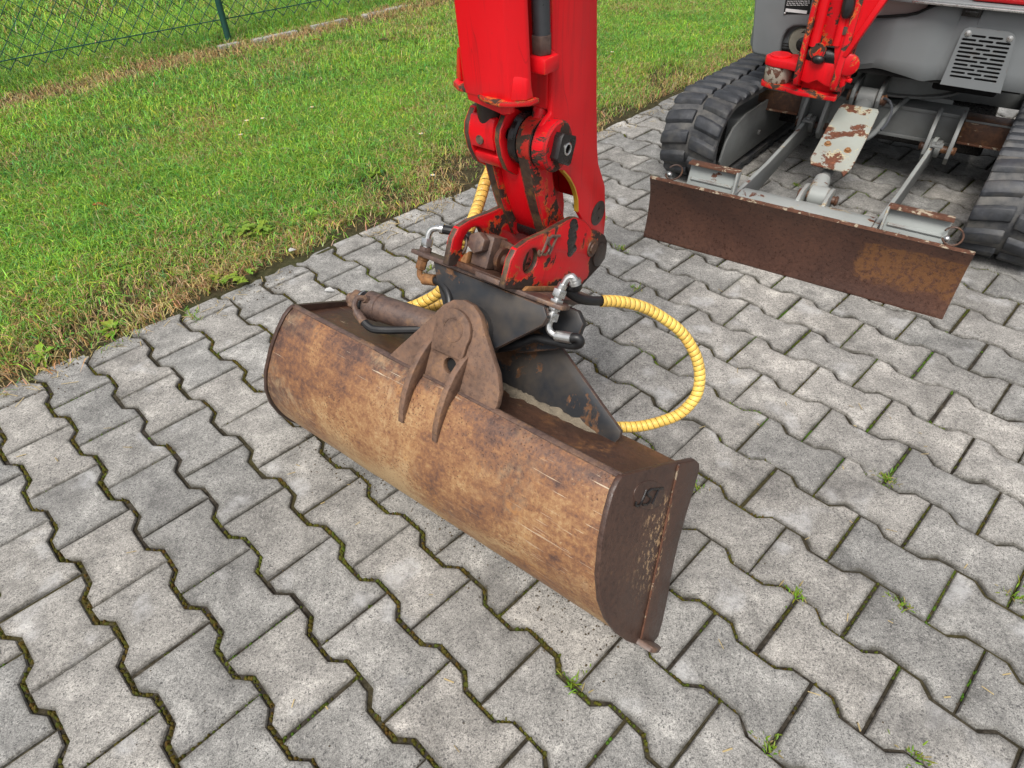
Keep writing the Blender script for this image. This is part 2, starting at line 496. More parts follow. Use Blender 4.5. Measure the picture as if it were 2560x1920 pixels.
mat_paint('grey_paint', (.150, .158, .156), .45, (.12, .06, .035), None, .70, .26, 18, .003, .55, 0, (.075, .066, .055))
mat_paint('panel_grey', (.158, .170, .176), .40, (.13, .07, .04), None, .86, .28, 16, .0025, .20, 0, (.13, .125, .115))
mat_paint('pale_grey', (.27, .29, .28), .45, (.13, .048, .026), (.46, .40, .26), .615, .30, 16, .004, .35, 0, (.14, .12, .10))
mat_paint('guard_grey', (.29, .31, .28), .45, (.14, .05, .026), (.48, .42, .26), .545, .25, 15, .004, .3, 0, (.20, .17, .12), zone=[(1, .46, .36, .12)])
mat_paint('cream_edge', (.38, .32, .23), .6, (.12, .05, .028), None, .42, .25, 30, .003, .2, 0)
mat_plain('rubber_hose', (.012, .012, .013), .45, var=.3)
mat_plain('grease', (.012, .010, .010), .28, var=.4, sc=40, bump=.001)
mat_plain('zinc', (.55, .55, .54), .30, .9, .2, 60)
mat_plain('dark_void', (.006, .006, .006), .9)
mat_plain('pipe_grey', (.085, .09, .10), .35, .4, .2, 50)
mat_plain('fence_green', (.012, .060, .048), .45, var=.2)
mat_plain('sand_dirt', (.19, .158, .115), .95, var=.45, sc=90, bump=.003)
mat_plain('edging_concrete', (.34, .33, .31), .95, var=.35, sc=40, bump=.002)
mat_plain('pale_panel', (.42, .34, .32), .5, var=.12, sc=12)
mat_plain('white_print', (.6, .6, .6), .6)
mat_plain('chrome', (.5, .5, .5), .18, 1, .15)

def mat_rubber():
    m = N('track_rubber')
    pos = m.tc.outputs['Object']
    a = m.noise(11, 5, .65, m.geo.outputs['Position'])
    base = m.ramp(m.noise(22, 5, .7, m.geo.outputs['Position']), [(.3, (.026, .027, .030)), (.6, (.058, .061, .068)), (.8, (.10, .102, .108))])
    base = m.mix(m.math('MULTIPLY', m.mr(a, .38, .66), .75), base, (.15, .14, .12))
    m.bump(m.noise(90, 4, .7), .4, .0012)
    m.fin(base, .62, spec=.4)
mat_rubber()
def mat_lug():
    m = N('lug_rubber')
    base = m.ramp(m.noise(26, 5, .7, m.geo.outputs['Position']), [(.3, (.018, .020, .023)), (.6, (.040, .043, .050)), (.8, (.085, .088, .096))])
    base = m.mix(m.math('MULTIPLY', m.mr(m.noise(9, 5, .7, m.geo.outputs['Position']), .5, .7), .4), base, (.15, .14, .12))
    m.bump(m.noise(90, 4, .7), .5, .0015)
    m.fin(base, .55, spec=.45)
mat_lug()
def mat_yellow():
    m = N('yellow_spiral')
    base = m.mix(m.mr(m.noise(8, 4, .6), .4, .75), (.86, .58, .13), (.78, .44, .085))
    base = m.mix(m.math('MULTIPLY', m.mr(m.noise(38, 5, .75), .54, .68), .75), base, (.26, .15, .05))
    base = m.mix(m.math('MULTIPLY', m.mr(m.noise(9, 4, .7, m.map(m.tc.outputs['Object'], loc=(3, 1, 7))), .52, .7), .5), base, (.38, .24, .08))
    m.fin(base, .42)
mat_yellow()
def mat_soil():
    m = N('lawn_soil')
    pos = m.geo.outputs['Position']
    a = m.noise(50, 6, .75, pos)
    base = m.ramp(a, [(.3, (.028, .022, .014)), (.55, (.065, .052, .030)), (.75, (.13, .105, .06))])
    g = m.mr(m.noise(3, 4, .6, pos), .35, .65)
    base = m.mix(m.math('MULTIPLY', g, .35), base, (.05, .08, .02))
    m.bump(a, 1.0, .01)
    m.fin(base, .95, spec=.1)
mat_soil()
mat_attr('grass_blade', 'tint', .5, .35, .35)
mat_attr('moss_green', 'tint', .9, 0, .1)
mat_attr('leaf_green', 'tint', .5, .3, .35)

exec_parts = []
# ================================================================== THE SETTING
# ---- ground sheets
g = G(); g.add([(-150, -150, -.06), (150, -150, -.06), (150, 150, -.06), (-150, 150, -.06)], [(0, 1, 2, 3)])
tag(obj('ground', g, 'lawn_soil', smooth=False), 'brown earth under the lawn and the paving', 'ground', kind='structure')

# ---- paving: bone-shaped concrete stones in running bond
PL, PP = .2, .14225                               # stone length along u, column pitch along v
HW, WW = .0822, PP - .0822
gap = .0027
def paver_outline(half=False, xg=0.0):
    H_, W_ = HW - xg, WW - xg             # zigzag joints are wider than the straight ones
    s = [(-.1, H_), (-.0635, H_), (-.0375, W_), (.0375, W_), (.0635, H_), (.1, H_)]
    if half:
        s = [(0, W_), (.0375, W_), (.0635, H_), (.1, H_)]
    return s + [(x, -y) for x, y in reversed(s)]
def inset(poly, d):
    n = len(poly); out = []
    for i in range(n):
        p0, p1, p2 = Vector(poly[i - 1]), Vector(poly[i]), Vector(poly[(i + 1) % n])
        e1, e2 = (p1 - p0).normalized(), (p2 - p1).normalized()
        n1, n2 = Vector((e1.y, -e1.x)), Vector((e2.y, -e2.x))
        b = (n1 + n2); k = b.length_squared
        b = b * (2 / k) if k > 1e-6 else n1
        out.append(tuple(p1 + b * d * min(1, 1.6 / max(b.length, .1))))
    return out
def paver_geo(half, r, xg):
    o = paver_outline(half, xg)
    def jit(P, a): return [(x + r.uniform(-a, a), y + r.uniform(-a, a)) for x, y in P]
    lo = inset(o, gap)
    o = jit(lo, .0014)
    rings = [(lo, -.03, 1.0), (o, -.0045, 1.0), (inset(o, .0022), -.0008, .9), (inset(o, .0075), 0.0, .35), (inset(o, .020), .0003, 0.0)]
    vs = []; fs = []; ed = []
    n = len(o)
    for P, z, e in rings:
        vs += [(x, y, z + r.uniform(-.0004, .0004)) for x, y in P]; ed += [e] * n
    for k in range(len(rings) - 1):
        for i in range(n):
            j = (i + 1) % n
            fs.append((k * n + j, k * n + i, (k + 1) * n + i, (k + 1) * n + j))
    k = (len(rings) - 1) * n
    fs.append(tuple(k + i for i in reversed(range(n))))
    return vs, fs, ed
def paver_mesh(name, vs, fs, ed):
    me = bpy.data.meshes.new(name)
    me.from_pydata(vs, [], fs)
    bm = bmesh.new(); bm.from_mesh(me); bmesh.ops.recalc_face_normals(bm, faces=bm.faces); bm.to_mesh(me); bm.free()
    at = me.attributes.new('edge', 'FLOAT', 'POINT'); at.data.foreach_set('value', ed)
    me.materials.append(M['paver_concrete'])
    return me
pr = random.Random(3)
PAVG = [paver_geo(False, pr, .0004) for _ in range(12)]
PAVW = [paver_geo(False, pr, .0019) for _ in range(8)]
HALFG = [paver_geo(True, pr, .0006) for _ in range(5)]
PAVM = [paver_mesh('paver', *q) for q in PAVG]
PAVWM = [paver_mesh('paver', *q) for q in PAVW]
HALFM = [paver_mesh('half_paver', *q) for q in HALFG]

paving = thing('paving', 'grey interlocking bone-shaped concrete pavers with dark mossy joints', 'paving', G0)
paving['kind'] = 'structure'
def inview(p):
    d = Vector(p) - Vector((0, 0, CAMH)); z = d.dot(_f)
    if z < .05: return None
    return (1280 + FPX * d.dot(_r) / z, 960 - FPX * d.dot(_u) / z, z)
stones = []
for col in range(-14, 46):
    odd = col % 2
    ns = [(-2.5, True)] + [(-2 + k, False) for k in range(26)] if odd else [(-2.5 + k, False) for k in range(26)]
    for n0, half in ns:
        u = (n0 + (.0 if half else .5)) * PL
        stones.append((u, col * PP, half))
vis, rest = [], []
for u, v, half in stones:
    c = G0 + UD * u + VD * v
    q = inview(c)
    if q and -130 < q[0] < 2690 and -80 < q[1] < 2080:
        vis.append((q[2], u, v, half))
    else:
        rest.append((u, v, half))
vis.sort()
for d, u, v, half in vis[300:]:
    rest.append((u, v, half))
def stone_matrix(u, v, r):
    e = Euler((math.radians(r.gauss(0, .35)), math.radians(r.gauss(0, .35)), math.radians(r.gauss(0, .35)) + (math.pi if False else 0)))
    return FG @ Matrix.Translation((u + r.gauss(0, .0009), v + r.gauss(0, .0009), r.gauss(-.0005, .0011))) @ e.to_matrix().to_4x4()
for d, u, v, half in vis[:300]:
    wide = (G0 + UD * u + VD * v).x < .10 + rng.gauss(0, .12)    # the joints have opened up on the left
    me = rng.choice(HALFM if half else (PAVWM if wide else PAVM))
    o = bpy.data.objects.new('paver', me); COL.objects.link(o)
    place(o, paving, stone_matrix(u, v, rng))
vs, fs, ed = [], [], []
for u, v, half in rest:
    gv, gf, ge = rng.choice(HALFG if half else PAVG)
    mt = stone_matrix(u, v, rng); k = len(vs)
    vs += [tuple(mt @ Vector(p)) for p in gv]; fs += [tuple(i + k for i in f) for f in gf]; ed += ge
o = bpy.data.objects.new('paver_field', paver_mesh('paver_field', vs, fs, ed)); COL.objects.link(o)
place(o, paving, FW); o['kind'] = 'stuff'
g = G(); g.add([(-.5, -14 * PP, -.0085), (5, -14 * PP, -.0085), (5, 46 * PP, -.0085), (-.5, 46 * PP, -.0085)], [(0, 1, 2, 3)])
obj('joint_sand', g, 'joint_sand', paving, FG, smooth=False)

# ---- moss cushions in the joints
def fbm(x, y, s, o=0.0):
    return mnoise.fractal(Vector((x * s + o, y * s - o, o)), 1.0, 2.0, 4)
mv, mf, mc = [], [], []
def dome(x, y, z, r, h, c):
    k = len(mv); n = 6; a0 = rng.uniform(0, 6)
    for i in range(n):
        a = a0 + 2 * math.pi * i / n; rr = r * rng.uniform(.8, 1.2)
        mv.append((x + rr * math.cos(a), y + rr * math.sin(a), z))
    mv.append((x + rng.uniform(-.3, .3) * r, y + rng.uniform(-.3, .3) * r, z + h))
    for i in range(n): mf.append((k + i, k + (i + 1) % n, k + n))
    for i in range(n): mc.append(tuple(q * .6 for q in c))
    mc.append(c)
def joint_point(col, t):
    """zigzag between column col and col+1 at stone coordinate t (u)"""
    ph = (t / PL) if col % 2 else (t / PL + .5)
    fx = (ph + .5) % 1.0 - .5
    x = abs(fx * PL)                       # 0 at the stone ends of this column
    if x < .0375: wv = HW
    elif x < .0625: wv = HW - (x - .0375) / .025 * (HW - WW)
    else: wv = WW
    return col * PP + wv
for col in range(-9, 24):
    t = -.45
    while t < 3.4:
        t += rng.uniform(.0022, .006)
        v = joint_point(col, t)
        W = G0 + UD * t + VD * v
        q = inview(W)
        if not q or not (-60 < q[0] < 2620 and 0 < q[1] < 1990) or q[2] > 3.2: continue
        k = fbm(W.x, W.y, 1.6, 3.1) + .55 * fbm(W.x, W.y, 9, 1.0)
        left = 0.34 if W.x < 0.1 else 0.0
        if k + left < .16 or rng.random() < .25: continue
        gr = min(1, max(0, fbm(W.x, W.y, 3, 8) + (.55 if W.x > .3 else .22)))
        gr = gr ** 2 * (1.0 if W.x > .3 else .45)
        c = (.075 + .04 * rng.random() + .02 * gr, .062 + .035 * rng.random() + .10 * gr, .018)
        big_ = 1.25 if W.x < .1 else 1.0
        dome(W.x + rng.gauss(0, .0016), W.y + rng.gauss(0, .0016), -.0085, big_ * rng.uniform(.0022, .0048), big_ * rng.uniform(.003, .0088), c)
    n0 = -2.0 if col % 2 else -1.5
    for j in range(18):
        u = (n0 + j) * PL
        for _ in range(28):
            v = col * PP + rng.uniform(-HW, HW)
            W = G0 + UD * (u + rng.gauss(0, .001)) + VD * v
            q = inview(W)
            if not q or not (-60 < q[0] < 2620 and 0 < q[1] < 1990) or q[2] > 3.2: continue
            k = fbm(W.x, W.y, 1.6, 5.5) + .5 * fbm(W.x, W.y, 11, 2.0) + (.16 if W.x > .35 else -.05)
            if k < .12: continue
            gr = min(1, max(0, fbm(W.x, W.y, 3, 8) + .5))
            gr = gr ** 2
            c = (.065 + .03 * rng.random(), .058 + .03 * rng.random() + .09 * gr, .016)
            dome(W.x, W.y, -.0085, rng.uniform(.002, .0042), rng.uniform(.002, .008), c)
def tint_mesh(name, v, f, c, mat):
    me = bpy.data.meshes.new(name)
    me.from_pydata(v, [], f)
    at = me.attributes.new('tint', 'FLOAT_COLOR', 'POINT')
    at.data.foreach_set('color', np.c_[np.array(c, dtype=np.float32), np.ones(len(c), dtype=np.float32)].ravel())
    me.materials.append(M[mat])
    return me
crumbs0 = len(mv)
o = mobj('moss', tint_mesh('moss', mv, mf, mc, 'moss_green'), None)
tag(o, 'olive and bright green moss cushions filling the joints between the pavers', 'moss', kind='stuff')

# ---- lawn
UE = -.452                                       # lawn edge (u)
def lawn_z(u, v):
    return .006 + .010 * fbm(u, v, 1.1, 2) + .004 * fbm(u, v, 6, 4)
gu = np.concatenate([[-.462, -.472], np.linspace(-.485, -.9, 22), np.linspace(-.95, -4.2, 50), np.linspace(-4.4, -16, 20)])
gv_ = np.concatenate([np.linspace(-4, -1, 16), np.arange(-.98, 4.6, .022), np.linspace(4.62, 14, 60)])
vs = []; fs = []
for i, u in enumerate(gu):
    for v in gv_:
        z = lawn_z(u, v) if i > 1 else (-.012 if i == 0 else .002 + .004 * fbm(u, v, 20, 3))
        vs.append((u + ((.020 + .030 * fbm(v, 0, 5, 1) + .012 * fbm(v, 0, 23, 6)) if i == 0 else (.012 * fbm(v, 0, 9, 1) if i == 1 else 0)), v, z - .004))
nv = len(gv_)
for i in range(len(gu) - 1):
    for j in range(nv - 1):
        fs.append((i * nv + j, i * nv + j + 1, (i + 1) * nv + j + 1, (i + 1) * nv + j))
g = G(); g.v = vs; g.f = fs
lawn_o = obj('lawn', g, 'lawn_soil', None, FG)
tag(lawn_o, 'mown green lawn with dry brown patches beside the paving', 'lawn', kind='structure')

def blades(n, umin, umax, vmin, vmax, hs, wd, dens_fn, seed, tall=1.0):
    r = np.random.default_rng(seed)
    U = r.uniform(umin, umax, n); V = r.uniform(vmin, vmax, n)
    keep = np.zeros(n, bool); dry = np.zeros(n); zz = np.zeros(n); gg = np.zeros(n); hh = np.ones(n)
    W = np.c_[G0.x + UD.x * U + VD.x * V, G0.y + UD.y * U + VD.y * V]
    d = np.c_[W, np.full(n, -CAMH)]
    zc = d @ np.array(_f); px = 1280 + FPX * (d @ np.array(_r)) / zc; py = 960 - FPX * (d @ np.array(_u)) / zc
    ok = (zc > .1) & (px > -260) & (px < 2820) & (py > -330) & (py < 1300)
    for i in np.nonzero(ok)[0]:
        k, dr, hm = dens_fn(U[i], V[i])
        if r.random() < k:
            keep[i] = True; dry[i] = dr; zz[i] = lawn_z(U[i], V[i]); hh[i] = hm
            gg[i] = fbm(U[i], V[i], 1.7, 20)
    U, V, dry, zz, gg, hh = U[keep], V[keep], dry[keep], zz[keep], gg[keep], hh[keep]
    m = len(U)
    H = hs * hh * r.uniform(.45, 1.25, m) * tall
    wdt = wd * r.uniform(.6, 1.3, m)
    ang = r.uniform(0, 2 * np.pi, m)
    lean = np.abs(r.normal(0, .75, m)) + .15 + .7 * (r.random(m) < .3)
    dx, dy = np.cos(ang), np.sin(ang); sx, sy = -dy, dx
    flat = r.random(m) < .12                     # cut straw lying on the ground
    tw = r.uniform(0, 2 * np.pi, m)
    sx, sy = np.cos(tw), np.sin(tw)
    lean = np.where(flat, 1.6, lean)
    P = np.zeros((m, 5, 3))
    base = np.c_[U, V, zz - .004]
    midp = base + np.c_[dx * H * lean * .35, dy * H * lean * .35, H * .62]
    tip = base + np.c_[dx * H * lean, dy * H * lean, H * np.clip(1.02 - .30 * lean, .25, 1)]
    sd = np.c_[sx, sy, np.zeros(m)]
    P[:, 0] = base - sd * wdt[:, None] * .5; P[:, 1] = base + sd * wdt[:, None] * .5
    P[:, 2] = midp - sd * wdt[:, None] * .42; P[:, 3] = midp + sd * wdt[:, None] * .42
    P[:, 4] = tip
    isdry = r.random(m) < dry
    tone = np.exp(r.normal(0, .30, m))[:, None]
    green = np.stack([.165 + .12 * r.random(m) + .06 * gg, .345 + .18 * r.random(m) + .08 * gg, .034 + .045 * r.random(m)], 1)
    cool = r.random(m) < .18
    green[cool] = green[cool] * np.array([.62, .85, 1.6])
    lime = r.random(m) < .24
    green[lime] = green[lime] * np.array([1.8, 1.28, 1.2])
    straw = np.stack([.46 + .28 * r.random(m), .35 + .22 * r.random(m), .15 + .12 * r.random(m)], 1)
    straw[r.random(m) < .4] *= np.array([.55, .48, .45])
    C_ = np.where(isdry[:, None], straw, green * tone)
    Cc = np.repeat(np.clip(C_, .005, .9)[:, None, :], 5, 1)
    return P, Cc
def build_blades(name, parts, mat):
    P = np.concatenate([p for p, c in parts]); Cc = np.concatenate([c for p, c in parts])
    m = len(P)
    me = bpy.data.meshes.new(name)
    me.vertices.add(m * 5); me.vertices.foreach_set('co', P.reshape(-1).astype(np.float32))
    k = np.arange(m)[:, None] * 5
    quads = k + np.array([[0, 1, 3, 2]]); tris = k + np.array([[2, 3, 4]])
    loops = np.concatenate([quads.reshape(-1), tris.reshape(-1)]).astype(np.int32)
    me.loops.add(len(loops)); me.loops.foreach_set('vertex_index', loops)
    me.polygons.add(2 * m)
    st = np.concatenate([np.arange(m) * 4, 4 * m + np.arange(m) * 3]).astype(np.int32)
    me.polygons.foreach_set('loop_start', st)
    me.update(calc_edges=True)
    at = me.attributes.new('tint', 'FLOAT_COLOR', 'POINT')
    at.data.foreach_set('color', np.concatenate([Cc, np.ones((m, 5, 1))], 2).astype(np.float32).ravel())
    me.materials.append(M[mat])
    return me
UF = -3.346                                      # fence line (u)
def dens_lawn(u, v):
    e = UE - u                                   # distance from the paving edge
    wob = .10 * fbm(v, 3, 1.3, 5) + .05 * fbm(v, 1, 6, 2)
    dr = .06 + .52 * max(0, fbm(u, v, 1.3, 7)) + .30 * max(0, fbm(u, v, 5, 3))
    k = .95 + .35 * fbm(u, v, 4, 1)
    near = max(0, 1 - (e + wob) / (.40 + .30 * min(1, max(0, 1.35 - v))))
    dr += .70 * near ** .9
    k -= .30 * near
    k -= .75 * max(0, 1 - (e + wob * .8) / .10)
    bare = fbm(u, v, 2.6, 31)
    if e < .42 + wob and bare > .10: k *= .22 if v > 1.1 else .6
    bp = math.hypot((u + .56 + .03 * fbm(u, v, 9, 2)) / .085, (v - 2.22) / .26)   # bare earth left of the arm
    if bp < 1.15: k *= .10 if bp < .8 else .45
    f = abs(u - (UF + .20) - .06 * fbm(v, 9, 2, 1))    # scorched strip in front of the fence
    s = max(0, 1 - f / .24)
    dr += 1.0 * s; k -= .55 * s
    hm = 1.0 - .25 * near + .5 * max(0, fbm(u, v, 3.3, 12))
    if u < UF + .02: hm = 1.45; dr *= .6
    return k, min(dr, .93), hm
parts = [blades(400000, -2.0, UE + .012, -1.8, 6.5, .040, .0033, dens_lawn, 1),
         blades(330000, -4.6, -2.0, -1.5, 9.0, .042, .0042, dens_lawn, 2),
         blades(110000, -9.0, -4.6, -.5, 10.5, .055, .0075, dens_lawn, 3)]
o = mobj('grass', build_blades('grass', parts, 'grass_blade'), None, None, FG, smooth=False)
tag(o, 'short green grass with straw-coloured dry blades covering the lawn', 'grass', kind='stuff')
cv, cf, cc = [], [], []
KR = random.Random(77)
for _ in range(5200):
    u = UE - .06 - abs(KR.gauss(0, 1.3)); v = KR.uniform(-1.2, 5.5)
    if u < UF or fbm(u, v, 2.1, 41) < -.02: continue
    W = G0 + UD * u + VD * v; q = inview(W)
    if not q or not (-80 < q[0] < 2640 and -60 < q[1] < 1200): continue
    z = lawn_z(u, v) + KR.uniform(.008, .028); a0 = KR.uniform(0, 6.28)
    b_ = KR.uniform(.7, 1.35); col = (.115 * b_, .25 * b_, .035 * b_)
    for j in range(3):
        a = a0 + j * 2.09; L_ = KR.uniform(.007, .012); d = (math.cos(a), math.sin(a)); n_ = (-d[1], d[0]); k_ = len(cv); t_ = KR.uniform(-.3, .5)
        cv += [(u, v, z), (u + d[0] * L_ * .6 + n_[0] * L_ * .42, v + d[1] * L_ * .6 + n_[1] * L_ * .42, z + L_ * t_), (u + d[0] * L_, v + d[1] * L_, z + L_ * t_ * .7), (u + d[0] * L_ * .6 - n_[0] * L_ * .42, v + d[1] * L_ * .6 - n_[1] * L_ * .42, z + L_ * t_)]
        cf += [(k_, k_ + 1, k_ + 2), (k_, k_ + 2, k_ + 3)]; cc += [col] * 4
tag(mobj('clover', tint_mesh('clover', cv, cf, cc, 'leaf_green'), None, None, FG, smooth=False), 'small three-part clover leaves scattered through the lawn', 'clover', kind='stuff')
print('pavers', len(vis), len(rest), 'grass blades', len(o.data.vertices) // 5, 'moss', len(mv) // 7)

# ================================================================== TILTING BUCKET (bucket frame: x across, p along top plate, q off it)
bucket = thing('ditching_bucket', 'rusty brown tilting ditching bucket standing on the pavers, hung below the red arm', 'excavator bucket', Vector((0.0, .80, 0)))
XC = -.033
def bhw(p, q): return .404 + .171 * (p + .015) - .1835 * q
SHELL = smooth_path([(-.010, .007, 0), (-.024, -.012, 0), (-.031, -.045, 0), (-.034, -.09, 0), (-.027, -.15, 0), (-.008, -.20, 0), (.022, -.242, 0), (.06, -.28, 0), (.10, -.31, 0), (.15, -.338, 0), (.186, -.357, 0)], 3)
def sheet(prof, th, nx, wob=0.0, side=1, xin=.006):
    """curved plate between the side plates: prof in (p,q)"""
    g = G(); n = len(prof); nn = []
    for i in range(n):
        t = (Vector(prof[min(i + 1, n - 1)]) - Vector(prof[max(i - 1, 0)])).normalized()
        nn.append((-t.y * side, t.x * side))
    for lay in (0, 1):
        for i, pt in enumerate(prof):
            for k in range(nx + 1):
                s = -1 + 2 * k / nx
                x = XC + s * (bhw(pt[0], pt[1]) - xin)
                d = wob * (mnoise.noise(Vector((x * 6, pt[0] * 9, pt[1] * 9))) + .5 * mnoise.noise(Vector((x * 17, pt[0] * 21, pt[1] * 21)))) - lay * th
                g.v.append((x, pt[0] + nn[i][0] * d, pt[1] + nn[i][1] * d))
    m = nx + 1; o2 = n * m
    for i in range(n - 1):
        for k in range(nx):
            a, b, c, d = i * m + k, i * m + k + 1, (i + 1) * m + k + 1, (i + 1) * m + k
            g.f += [(a, b, c, d), (o2 + d, o2 + c, o2 + b, o2 + a)]
    for k in range(nx):
        g.f += [(k, o2 + k, o2 + k + 1, k + 1), ((n - 1) * m + k + 1, o2 + (n - 1) * m + k + 1, o2 + (n - 1) * m + k, (n - 1) * m + k)]
    for i in range(n - 1):
        for k in (0, nx):
            g.f.append((i * m + k, (i + 1) * m + k, o2 + (i + 1) * m + k, o2 + i * m + k))
    return g
# shell normal must point to -p (outside)
obj('shell', sheet([(p.x, p.y) for p in SHELL], .008, 60, .0016, -1), 'shell_rust', bucket, FB, label='ochre and orange rusted curved bucket back')
obj('top_plate', sheet([(.000, -.006), (.05, -.006), (.10, -.006), (.15, -.006), (.206, -.006)], .008, 40, .0008, 1), 'brown_rust', bucket, FB)
g = G()
wp = [Vector((x, -.0015 + .0012 * mnoise.noise(Vector((x * 60, 0, 0))), .0015 + .0012 * mnoise.noise(Vector((x * 70, 3, 0))))) for x in np.linspace(XC - .40, XC + .40, 120)]
g.tube(wp, [.0042 + .0012 * mnoise.noise(Vector((i * .5, 1, 0))) for i in range(120)], 7)
obj('weld_bead', g, 'steel_brown', bucket, FB)

SIDE = [(-.019, .004), (-.010, .011), (.02, .011), (.12, .009), (.170, .007), (.226, .005), (.242, -.002), (.247, -.016), (.240, -.05), (.230, -.09), (.218, -.15), (.214, -.20), (.216, -.26), (.213, -.31), (.206, -.352), (.196, -.366),
        (.15, -.3445), (.10, -.3165), (.058, -.2865), (.018, -.2475), (-.0125, -.204), (-.032, -.152), (-.039, -.09), (-.036, -.045), (-.029, -.012)]
def side_plate(poly, s, o0, o1):
    g = G(); n = len(poly)
    vs = [(XC + s * (bhw(p, q) + o0), p, q) for p, q in poly] + [(XC + s * (bhw(p, q) + o1), p, q) for p, q in poly]
    fs = [tuple(range(n)), tuple(range(2 * n - 1, n - 1, -1))] + [(i, (i + 1) % n, (i + 1) % n + n, i + n) for i in range(n)]
    return g.add(vs, fs)
CUT = [(.163, .0065), (.157, -.08), (.152, -.165), (.146, -.25), (.141, -.325), (.150, -.343), (.196, -.364), (.205, -.350), (.212, -.31), (.2145, -.26), (.2125, -.20), (.2165, -.15), (.2285, -.09), (.2385, -.05), (.2455, -.016), (.2405, -.0035), (.2255, .0035)]
for s in (-1, 1):
    sp = obj('side_plate', side_plate(SIDE, s, -.010, 0.0), 'plate_brown', bucket, FB, .0022)
    obj('side_cutter', side_plate(CUT, s, .0003, .0035), 'plate_brown', sp, FB, .001)
    g = G(); pts = []
    for i in range(60):
        t = i / 59
        q = .004 - .332 * t
        p = .163 - .022 * t + .0008 * mnoise.noise(Vector((i * .9, s, 0)))
        pts.append((XC + s * (bhw(p, q) + .0016), p, q))
    g.tube(pts, [.0020 + .0010 * mnoise.noise(Vector((i * 1.3, 5, s))) for i in range(60)], 6)
    obj('weld_bead', g, 'cream_edge', sp, FB)
# cutting lip with rounded ends
g = G(); prof = [(.128, -.330), (.190, -.3655), (.202, -.363), (.203, -.353), (.192, -.349), (.136, -.322)]
xs = bhw(.18, -.35) + .022
ringsL = []
for x, k in [(XC - xs, .75), (XC - xs + .006, 1.0), (XC + xs - .006, 1.0), (XC + xs, .75)]:
    cx = sum(p for p, q in prof) / 6; cq = sum(q for p, q in prof) / 6
    ringsL.append([(x, cx + (p - cx) * k, cq + (q - cq) * k) for p, q in prof])
g.loft(ringsL)
obj('cutting_lip', g, 'steel_brown', bucket, FB, .002)
# oval maker's badge with raised letters on the right side plate
def on_side(p, q, h=0.0): return (XC + bhw(p, q) + h, p, q)
bd = G()
ov = [(.082 + .052 * math.cos(t) - .004 * math.sin(t), -.036 + .026 * math.sin(t) - .010 * math.cos(t)) for t in np.linspace(0, 2 * math.pi, 40)[:-1]]
n = len(ov)
bd.add([on_side(p, q, .0016) for p, q in ov] + [on_side(p, q, -.002) for p, q in ov], [tuple(range(n)), tuple(range(2 * n - 1, n - 1, -1))] + [(i, (i + 1) % n, (i + 1) % n + n, i + n) for i in range(n)])
badge = obj('badge', bd, 'plate_brown', bucket, FB, .0008)
JST = [[(.02, 1), (.02, .25), (-.12, 0), (-.3, .1), (-.34, .3)],
       [(.62, .95), (.40, 1.02), (.18, .85), (.26, .62), (.50, .48), (.60, .25), (.44, .02), (.16, .05)],
       [(.55, 1.0), (1.15, 1.0)], [(.86, 1.0), (.80, 0.0)]]
def letters(mapf, sc, r, mat, parent, fr):
    g = G()
    for st in JST:
        g.tube(smooth_path([mapf(x * sc, y * sc) for x, y in st], 3), r, 6)
    obj('lettering', g, mat, parent, fr)
letters(lambda x, y: on_side(.052 + x * 1.95 + y * .50, -.048 + y - x * .24, .0024),   .025, .0022, 'grease', badge, FB)

# pivot ears, cap, ribs
EAR = [(-.148, -.004), (-.143, .012), (-.108, .060), (-.072, .109), (-.050, .144), (-.030, .161), (-.008, .168), (.014, .166), (.034, .154), (.048, .134), (.100, .071), (.113, .044), (.116, .020), (.112, -.004)]
ear = obj('pivot_ear', G().prism(EAR, 'y', -.008, .006, [circ(-.002, .046, .0145, 18)]), 'ear_rust', bucket, FB, .0018)
obj('bore', G().cyl((-.002, .02, .046), (-.002, .0045, .046), .016), 'dark_void', ear, FB)
cap = [(-.046, .064)] + circ(-.010, .110, .0405, 16, math.radians(185), math.radians(-20)) + [(.027, .075), (.022, .066)]
obj('pin_cap', G().prism(cap, 'y', -.017, -.0085), 'ear_rust', ear, FB, .0018)
g = G(); g.tube([(-.008 + .021 * math.cos(t), -.0172, .113 + .021 * math.sin(t)) for t in np.linspace(0, 2 * math.pi, 30)[:-1]], .0013, 6, True)
g.cyl((-.008, -.010, .113), (-.008, -.0175, .113), .0195, n=28)
obj('pivot_pin', g, 'ear_rust', ear, FB)
RIB = [(-.006, .080), (-.018, .068), (-.033, .045), (-.044, .012), (-.0485, -.025), (-.046, -.058), (-.038, -.088), (-.032, -.088), (-.032, -.05), (-.029, -.02), (-.02, -.002), (-.0085, .012), (-.0085, .05), (-.0065, .066)]
for x in (-.0635, .021):
    obj('rib', G().prism(RIB, 'x', x, x + .0125), 'ear_rust', bucket, FB, .002)
TRI = [(-.05, -.008), (-.05, .118), (.068, .130), (.098, .131), (.287, .018), (.289, .006), (.284, -.008)]
obj('rear_brace', G().prism(TRI, 'y', .152, .163), 'black_paint', bucket, FB, .0018, em=('steel_brown', 'y'))
g = G()
nx, ny = 46, 12
for i in range(nx + 1):
    for j in range(ny + 1):
        x = -.02 + .27 * i / nx; t = j / ny
        wd = .050 * (1 - .6 * i / nx) * (.75 + .8 * mnoise.noise(Vector((x * 38, 1, 0))))
        p = .1515 - wd * t
        h = .016 * (1 - t) ** 1.6 * min(1, (nx - i) / 8) * min(1, i / 5) * (.75 + .9 * mnoise.noise(Vector((x * 40, p * 60, 2)))) + .0035 * mnoise.noise(Vector((x * 120, p * 140, 5))) * (1 - t)
        g.v.append((x, p, -.0056 + max(h - .0022, -.0016) - (.001 if t > .99 else 0)))
